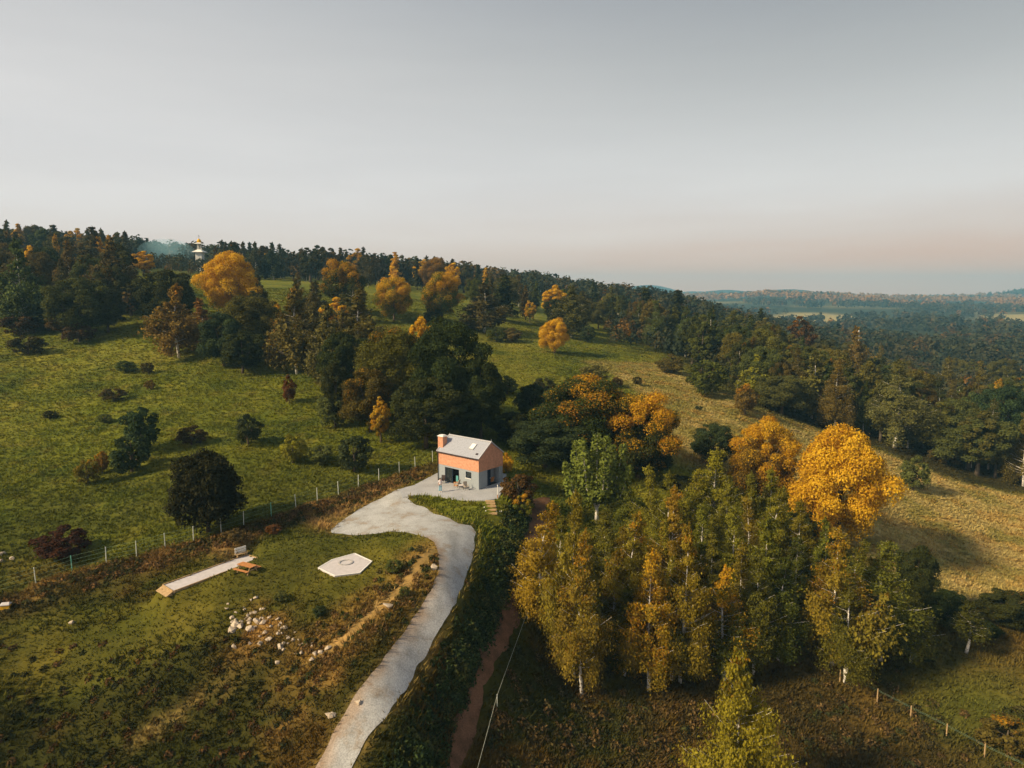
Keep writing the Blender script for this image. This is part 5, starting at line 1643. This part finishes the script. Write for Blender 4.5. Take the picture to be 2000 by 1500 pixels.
# ------------------------------------------------------------------ far woodland (reads as one mass)
def far_wood():
    rng = np.random.default_rng(99)
    P, S = [], []
    eb = behind_edge(5, 260)

    def ring(n, d0, d1, u0, u1, s0, s1, keep=None):
        d = np.sqrt(rng.uniform(d0 * d0, d1 * d1, n)) * K
        u = rng.uniform(u0, u1, n)
        x, y = (u - 1000) / FPX * d, d
        m = np.ones(n, bool)
        for F in (FIELD_POLY, FIELD2_POLY): m &= ~inside(x, y, F)
        if keep is not None: m &= keep(x, y)
        P.append(np.stack([x, y], 1)[m]); S.append(rng.uniform(s0, s1, m.sum()))
    ring(1300, 345, 520, -150, 2200, 12, 17)
    ring(1500, 150, 345, 1180, 2150, 4, 9.5, lambda x, y: np.array([bool(eb(a, b, 0, 0)) for a, b in zip(x, y)]))
    ring(420, 232, 345, -150, 700, 4, 9, lambda x, y: (x < -140) | (y > 285 * K))
    ring(160, 165, 225, -150, 255, 3, 7)
    ring(1500, 520, 900, -200, 2200, 13, 18, lambda x, y: fbm(x, y, 140, 401, 2) > .36)
    ring(2200, 900, 1700, 700, 2250, 14, 20, lambda x, y: fbm(x, y, 260, 411, 3) > .40)
    ring(3600, 1700, 2900, 900, 2300, 15, 24, lambda x, y: fbm(x, y, 300, 421, 3) > .42)
    P, S = np.vstack(P), np.concatenate(S)
    d = np.hypot(P[:, 0], P[:, 1])
    z = Hg(P[:, 0], P[:, 1])
    nq = np.where(d < 600, 90, np.where(d < 1000, 44, 22))
    t = np.repeat(np.arange(len(P)), nq)
    n = len(t)
    v = sph(n, rng); v[:, 2] = np.abs(v[:, 2]) * 1.5 - .5
    rr = rng.uniform(.7, 1.05, n)
    asp = rng.uniform(.30, .46, len(P))[t]
    pos = np.stack([P[t, 0] + v[:, 0] * rr * S[t] * asp, P[t, 1] + v[:, 1] * rr * S[t] * asp, z[t] + S[t] * (.52 + v[:, 2] * rr * .48)], 1)
    V = leaf_quads(pos, v + rng.normal(0, .4, (n, 3)), (S * np.where(d < 600, .11, np.where(d < 1000, .17, .26)))[t] * rng.uniform(.7, 1.4, n), rng, 1.1)
    c1 = np.array([(.045, .048, .022), (.06, .055, .025), (.032, .042, .024), (.09, .06, .022), (.16, .085, .02)])
    ci = rng.choice(5, len(P), p=(.36, .26, .24, .10, .04))
    col = c1[ci][t] * rng.uniform(.6, 1.4, (n, 1))
    # warm sunlight on the far ridge, painted into its tree colours
    far = (d > 1850 * K) & (fbm(P[:, 0], P[:, 1], 200, 431, 2) > .42)
    col = np.where((far[t])[:, None], np.array((.30, .155, .055)) * rng.uniform(.7, 1.25, (n, 1)), col)
    me = np_mesh('distant_woodland', V.reshape(-1, 3), 4, np.repeat(col, 4, 0))
    me.materials.append(M_VEG)
    tag(link('distant_woodland', me), 'distant mixed woodland covering the valley and far ridges', 'woodland', kind='stuff')


far_wood()

# chapel on the left ridge and the pale turret over the right wood
def chapel():
    d = 352 * K
    p = on_ray(390, 495, d); g = float(Hg(p[0], p[1]))
    t = empty('hill_chapel', (p[0], p[1], g)); tag(t, 'small white chapel with flared roof and spire on the left ridge', 'chapel')
    e = p[2] + .6 - g
    mb = MB(); mb.box(-1.7, 1.7, -1.7, 1.7, -1, e); mb.build('wall', M_WHITE, t)
    mb = MB(); mb.hull([(s * 3.2, q, e) for s in (-1, 1) for q in (-3.2, 3.2)] + [(s * .9, q, e + 1.5) for s in (-1, 1) for q in (-.9, .9)]); mb.build('roof', M_WHITE, t)
    for s in (-1, 1):
        for q in (-1, 1):
            mb = MB(); mb.bar((s * .8, q * .8, e + 1.4), (s * .65, q * .65, e + 4.6), .22, .22); mb.build('belfry_post', M_WHITE, t)
    mb = MB(); mb.hull([(s * 2.2, q, e + 4.6) for s in (-1, 1) for q in (-2.2, 2.2)] + [(s * .9, q, e + 5.2) for s in (-1, 1) for q in (-.9, .9)]); mb.build('upper_roof', M_WHITE, t)
    mb = MB(); mb.tube([(0, 0, e + 5.2), (0, 0, e + 6.0), (0, 0, e + 6.8), (0, 0, e + 7.4)], [.8, 1.15, .8, .1], 10); mb.build('dome', M_YELLOW, t, True)
    mb = MB(); mb.bar((0, 0, e + 7.3), (0, 0, e + 9.4), .12); mb.bar((-.5, 0, e + 8.7), (.5, 0, e + 8.7), .12); mb.build('cross', M_DARKMETAL, t)


chapel()
d = 300 * K
p = on_ray(1677, 643, d); g = float(Hg(p[0], p[1]))
t = empty('pale_turret', (p[0], p[1], g)); tag(t, 'slim white turret showing over the right wood', 'turret')
e = p[2] - g
mb = MB(); mb.box(-.35, .35, -.35, .35, -1, e - 2.2); mb.build('shaft', M_CONC2, t)
mb = MB(); mb.tube([(0, 0, e - 2.2), (0, 0, e - .5), (0, 0, e)], [.45, .38, .15], 10); mb.build('white_cap', M_WHITE, t)


# ------------------------------------------------------------------ undergrowth and grass
def clumps(name, items, label, cat, seed):
    """items: x, y, radius, height, colour, leaves"""
    rng = np.random.default_rng(seed)
    VV, CCo = [], []
    for x, y, r_, h_, c, n in items:
        v = sph(n, rng); v[:, 2] = np.abs(v[:, 2])
        rr = rng.uniform(.5, 1.05, n)
        px_, py_ = x + v[:, 0] * rr * r_, y + v[:, 1] * rr * r_
        pos = np.stack([px_, py_, v[:, 2] * rr * h_], 1)
        V = leaf_quads(pos, v + rng.normal(0, .6, (n, 3)), np.full(n, .15) * rng.uniform(.6, 1.5, n), rng, 1.7, .3)
        VV.append(V); CCo.append(np.array(c) * rng.uniform(.45, 1.6, (n, 1)))
    V = np.concatenate(VV); C = np.concatenate(CCo)
    cx, cy2 = V[:, :, 0].mean(1), V[:, :, 1].mean(1)
    V[:, :, 2] += Hg(cx, cy2)[:, None]
    me = np_mesh(name, V.reshape(-1, 3), 4, np.repeat(C, 4, 0))
    me.materials.append(M_VEG)
    return tag(link(name, me), label, cat, kind='stuff')


rw_ = random.Random(21)
its = []
# bramble bank between drive and track
for k in range(520):
    t_ = rw_.random()
    i = t_ * 9.99
    A_ = [(935, 985), (945, 1030), (938, 1075), (925, 1120), (905, 1165), (885, 1210), (855, 1260), (822, 1320), (785, 1385), (745, 1450), (700, 1530)]
    B_ = [(1040, 985), (1030, 1030), (1018, 1075), (1005, 1120), (990, 1165), (968, 1210), (950, 1260), (925, 1320), (900, 1385), (875, 1450), (860, 1530)]
    j, f = int(i), i - int(i)
    s = rw_.uniform(.10, .98)
    u = (A_[j][0] * (1 - f) + A_[j + 1][0] * f) * (1 - s) + (B_[j][0] * (1 - f) + B_[j + 1][0] * f) * s
    v = A_[j][1] * (1 - f) + A_[j + 1][1] * f
    if v < 1020 and u < 990: continue
    q = hit(u, v)
    big = .22 + .62 * min(1, max(0, s - .25) / .45)
    its.append((q[0], q[1], rw_.uniform(.5, 1.0) * big, rw_.uniform(.4, 1.15) * big, rw_.choice([(.040, .060, .018), (.05, .07, .02), (.03, .045, .015), (.075, .08, .022)]), int(120 * big + 14)))
clumps('bramble_bank', its, 'dark green bramble bank between the drive and the dirt track', 'brambles', 31)
its = []
for k in range(900):
    # rough weeds below the grove and at the lower left
    if k % 3:
        u, v = rw_.uniform(960, 2080), rw_.uniform(1270, 1560)
        c = rw_.choice([(.05, .055, .018), (.085, .065, .022), (.12, .075, .028), (.06, .05, .02), (.15, .095, .035)])
        if u > 1830 and v < 1430: continue
        if u < 1000 and v < 1400: continue
        if k % 2: v = rw_.uniform(1380, 1570)
    else:
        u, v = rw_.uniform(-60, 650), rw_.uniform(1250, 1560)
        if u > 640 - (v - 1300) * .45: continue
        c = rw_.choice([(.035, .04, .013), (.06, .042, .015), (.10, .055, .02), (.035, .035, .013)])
    q = hit(u, v)
    s = rw_.uniform(.3, .75) if u > 900 else rw_.uniform(.15, .38)
    its.append((q[0], q[1], s * 1.2, s * rw_.uniform(.6, 1.1), c, 60 if u > 900 else 30))
clumps('rough_weeds', its, 'rough brown and green weeds over the lower slopes', 'weeds', 32)
its = []
for k in range(420):
    i = rw_.uniform(0.5, len(FENCE_W) - 2.01); j = int(i); f = i - j
    x = FENCE_W[j][0] * (1 - f) + FENCE_W[j + 1][0] * f; y = FENCE_W[j][1] * (1 - f) + FENCE_W[j + 1][1] * f
    o = rw_.uniform(.6, 4.2)
    x, y = x + .56 * o, y - .83 * o
    if inside(np.array([x]), np.array([y]), LANE_W)[0] or seg_dist(np.array([x]), np.array([y]), [tuple(p) for p in LANE_W], True)[0] < .5: continue
    if inside(np.array([x]), np.array([y]), DRIVE_W)[0] or inside(np.array([x]), np.array([y]), TERR_W)[0]: continue
    s = rw_.uniform(.2, .5)
    its.append((x, y, s * 1.2, s, rw_.choice([(.10, .06, .024), (.07, .06, .02), (.15, .085, .032), (.05, .055, .018)]), 40))
# weeds along the earth path
for k in range(240):
    i = rw_.uniform(0, len(PATH_C) - 1.01); j = int(i); f = i - j
    x = PATH_C[j][0] * (1 - f) + PATH_C[j + 1][0] * f + rw_.gauss(0, 1.5); y = PATH_C[j][1] * (1 - f) + PATH_C[j + 1][1] * f + rw_.gauss(0, 1.5)
    if inside(np.array([x]), np.array([y]), DRIVE_W)[0] or seg_dist(np.array([x]), np.array([y]), PATH_C)[0] < .5: continue
    s = rw_.uniform(.15, .35)
    its.append((x, y, s * 1.2, s, rw_.choice([(.17, .10, .035), (.21, .125, .045), (.10, .08, .025), (.06, .07, .02)]), 34))
clumps('bank_weeds', its, 'brown weeds on the bank below the fence and along the earth path', 'weeds', 33)


def grass():
    rng = np.random.default_rng(77)
    n = 250000
    d = 36 + 224 * rng.random(n) ** 1.15; th = rng.uniform(-R(41), R(41), n)
    x, y = np.sin(th) * d, np.cos(th) * d
    m = np.ones(n, bool)
    for Pg, gap in ((DRIVE_W, .1), (TRACK_W, .0), ([tuple(p) for p in TERR_W], .1), ([tuple(p) for p in LANE_W], .15), ([tuple(p) for p in HEX_W], .12)):
        m &= ~inside(x, y, Pg)
        if gap: m &= seg_dist(x, y, Pg, True) > gap * rng.random(n)
    hb = [tuple(hloc(a, b)[:2]) for a, b in ((-.5, -.3), (HL + .3, -.3), (HL + .3, HW + .3), (-.5, HW + .3))]
    m &= ~inside(x, y, hb)
    m &= seg_dist(x, y, PATH_C) > .35
    m &= seg_dist(x, y, [tuple(top[:2]), tuple(bot[:2] + np.array([0, -.6]))]) > .75
    x, y, d = x[m], y[m], d[m]
    n = len(x)
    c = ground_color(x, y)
    dry = np.clip((c[:, 0] - c[:, 1]) / (c[:, 1] + .02) * 1.2, 0, 1)
    lawn = np.where(inside(x, y, LAWN_POLY), 1.0, 0.0)
    hgt = (.16 + .22 * rng.random(n) + .22 * dry + .0016 * d) * (1 - .62 * lawn) * (.5 + fbm(x, y, 3, 501, 2))
    z = Hg(x, y)
    V, C = [], []
    for b in range(3):
        a = rng.uniform(0, 6.28, n); sp = rng.uniform(.02, .16, n) + .0005 * d
        bw = (.03 + .0007 * d) * rng.uniform(.6, 1.4, n)
        bx, by = x + np.cos(a) * sp, y + np.sin(a) * sp
        px_, py_ = -np.sin(a) * bw, np.cos(a) * bw
        ln = rng.uniform(.3, 1.0, n) * hgt
        tx, ty = bx + np.cos(a) * ln, by + np.sin(a) * ln
        V.append(np.stack([np.stack([bx - px_, by - py_, z - .03], 1), np.stack([bx + px_, by + py_, z - .03], 1), np.stack([tx, ty, z + hgt * rng.uniform(.45, 1.0, n) * np.clip(1.25 - d / 220, .25, 1)], 1)], 1))
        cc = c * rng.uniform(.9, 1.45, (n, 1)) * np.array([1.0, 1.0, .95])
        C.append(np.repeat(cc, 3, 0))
    me = np_mesh('grass', np.concatenate(V).reshape(-1, 3), 3, np.concatenate(C))
    me.materials.append(M_VEG)
    tag(link('grass', me), 'rough meadow and lawn grass over the slopes', 'grass', kind='stuff')


grass()

# ------------------------------------------------------------------ haze: the air of the valley
print('GZ', GZ.min(), GZ.max(), GX[0], GX[-1], GY[0], GY[-1])
mb = MB(); mb.box(GX[0] - 80, GX[-1] + 80, GY[0] - 80, GY[-1] + 80, float(GZ.min()) - 2, max(110.0, float(GZ.max()) + 30))
m = bpy.data.materials.new('haze_air'); m.use_nodes = True
nn = m.node_tree.nodes; nn.clear()
ho = nn.new('ShaderNodeOutputMaterial'); hv = nn.new('ShaderNodeVolumePrincipled')
hv.inputs['Color'].default_value = (0.30, 0.70, 1.0, 1)
hv.inputs['Density'].default_value = 0.00019
hv.inputs['Anisotropy'].default_value = 0.0
m.node_tree.links.new(hv.outputs[0], ho.inputs['Volume'])
tag(mb.build('haze', m), 'thin blue haze filling the valley air', 'haze', kind='stuff')
# a drift of mist in the hollow of the left ridge
mb = MB(); r_ = bmesh.ops.create_icosphere(mb.bm, subdivisions=3, radius=1)
mc = on_ray(325, 492, 350 * K)
for v in r_['verts']: v.co = (mc[0] + v.co.x * 15, mc[1] + v.co.y * 12, mc[2] + v.co.z * 7)
mm = bpy.data.materials.new('mist_air'); mm.use_nodes = True
nn = mm.node_tree.nodes; nn.clear()
ho = nn.new('ShaderNodeOutputMaterial'); hv = nn.new('ShaderNodeVolumePrincipled')
hv.inputs['Color'].default_value = (0.45, 0.85, 1.0, 1); hv.inputs['Density'].default_value = 0.03
mm.node_tree.links.new(hv.outputs[0], ho.inputs['Volume'])
tag(mb.build('mist', mm), 'patch of pale blue mist hanging below the left skyline', 'mist', kind='stuff')
print('TREES', len(TREES), 'tris', sum(len(me.loops) - 2 * len(me.polygons) for me in bpy.data.meshes))
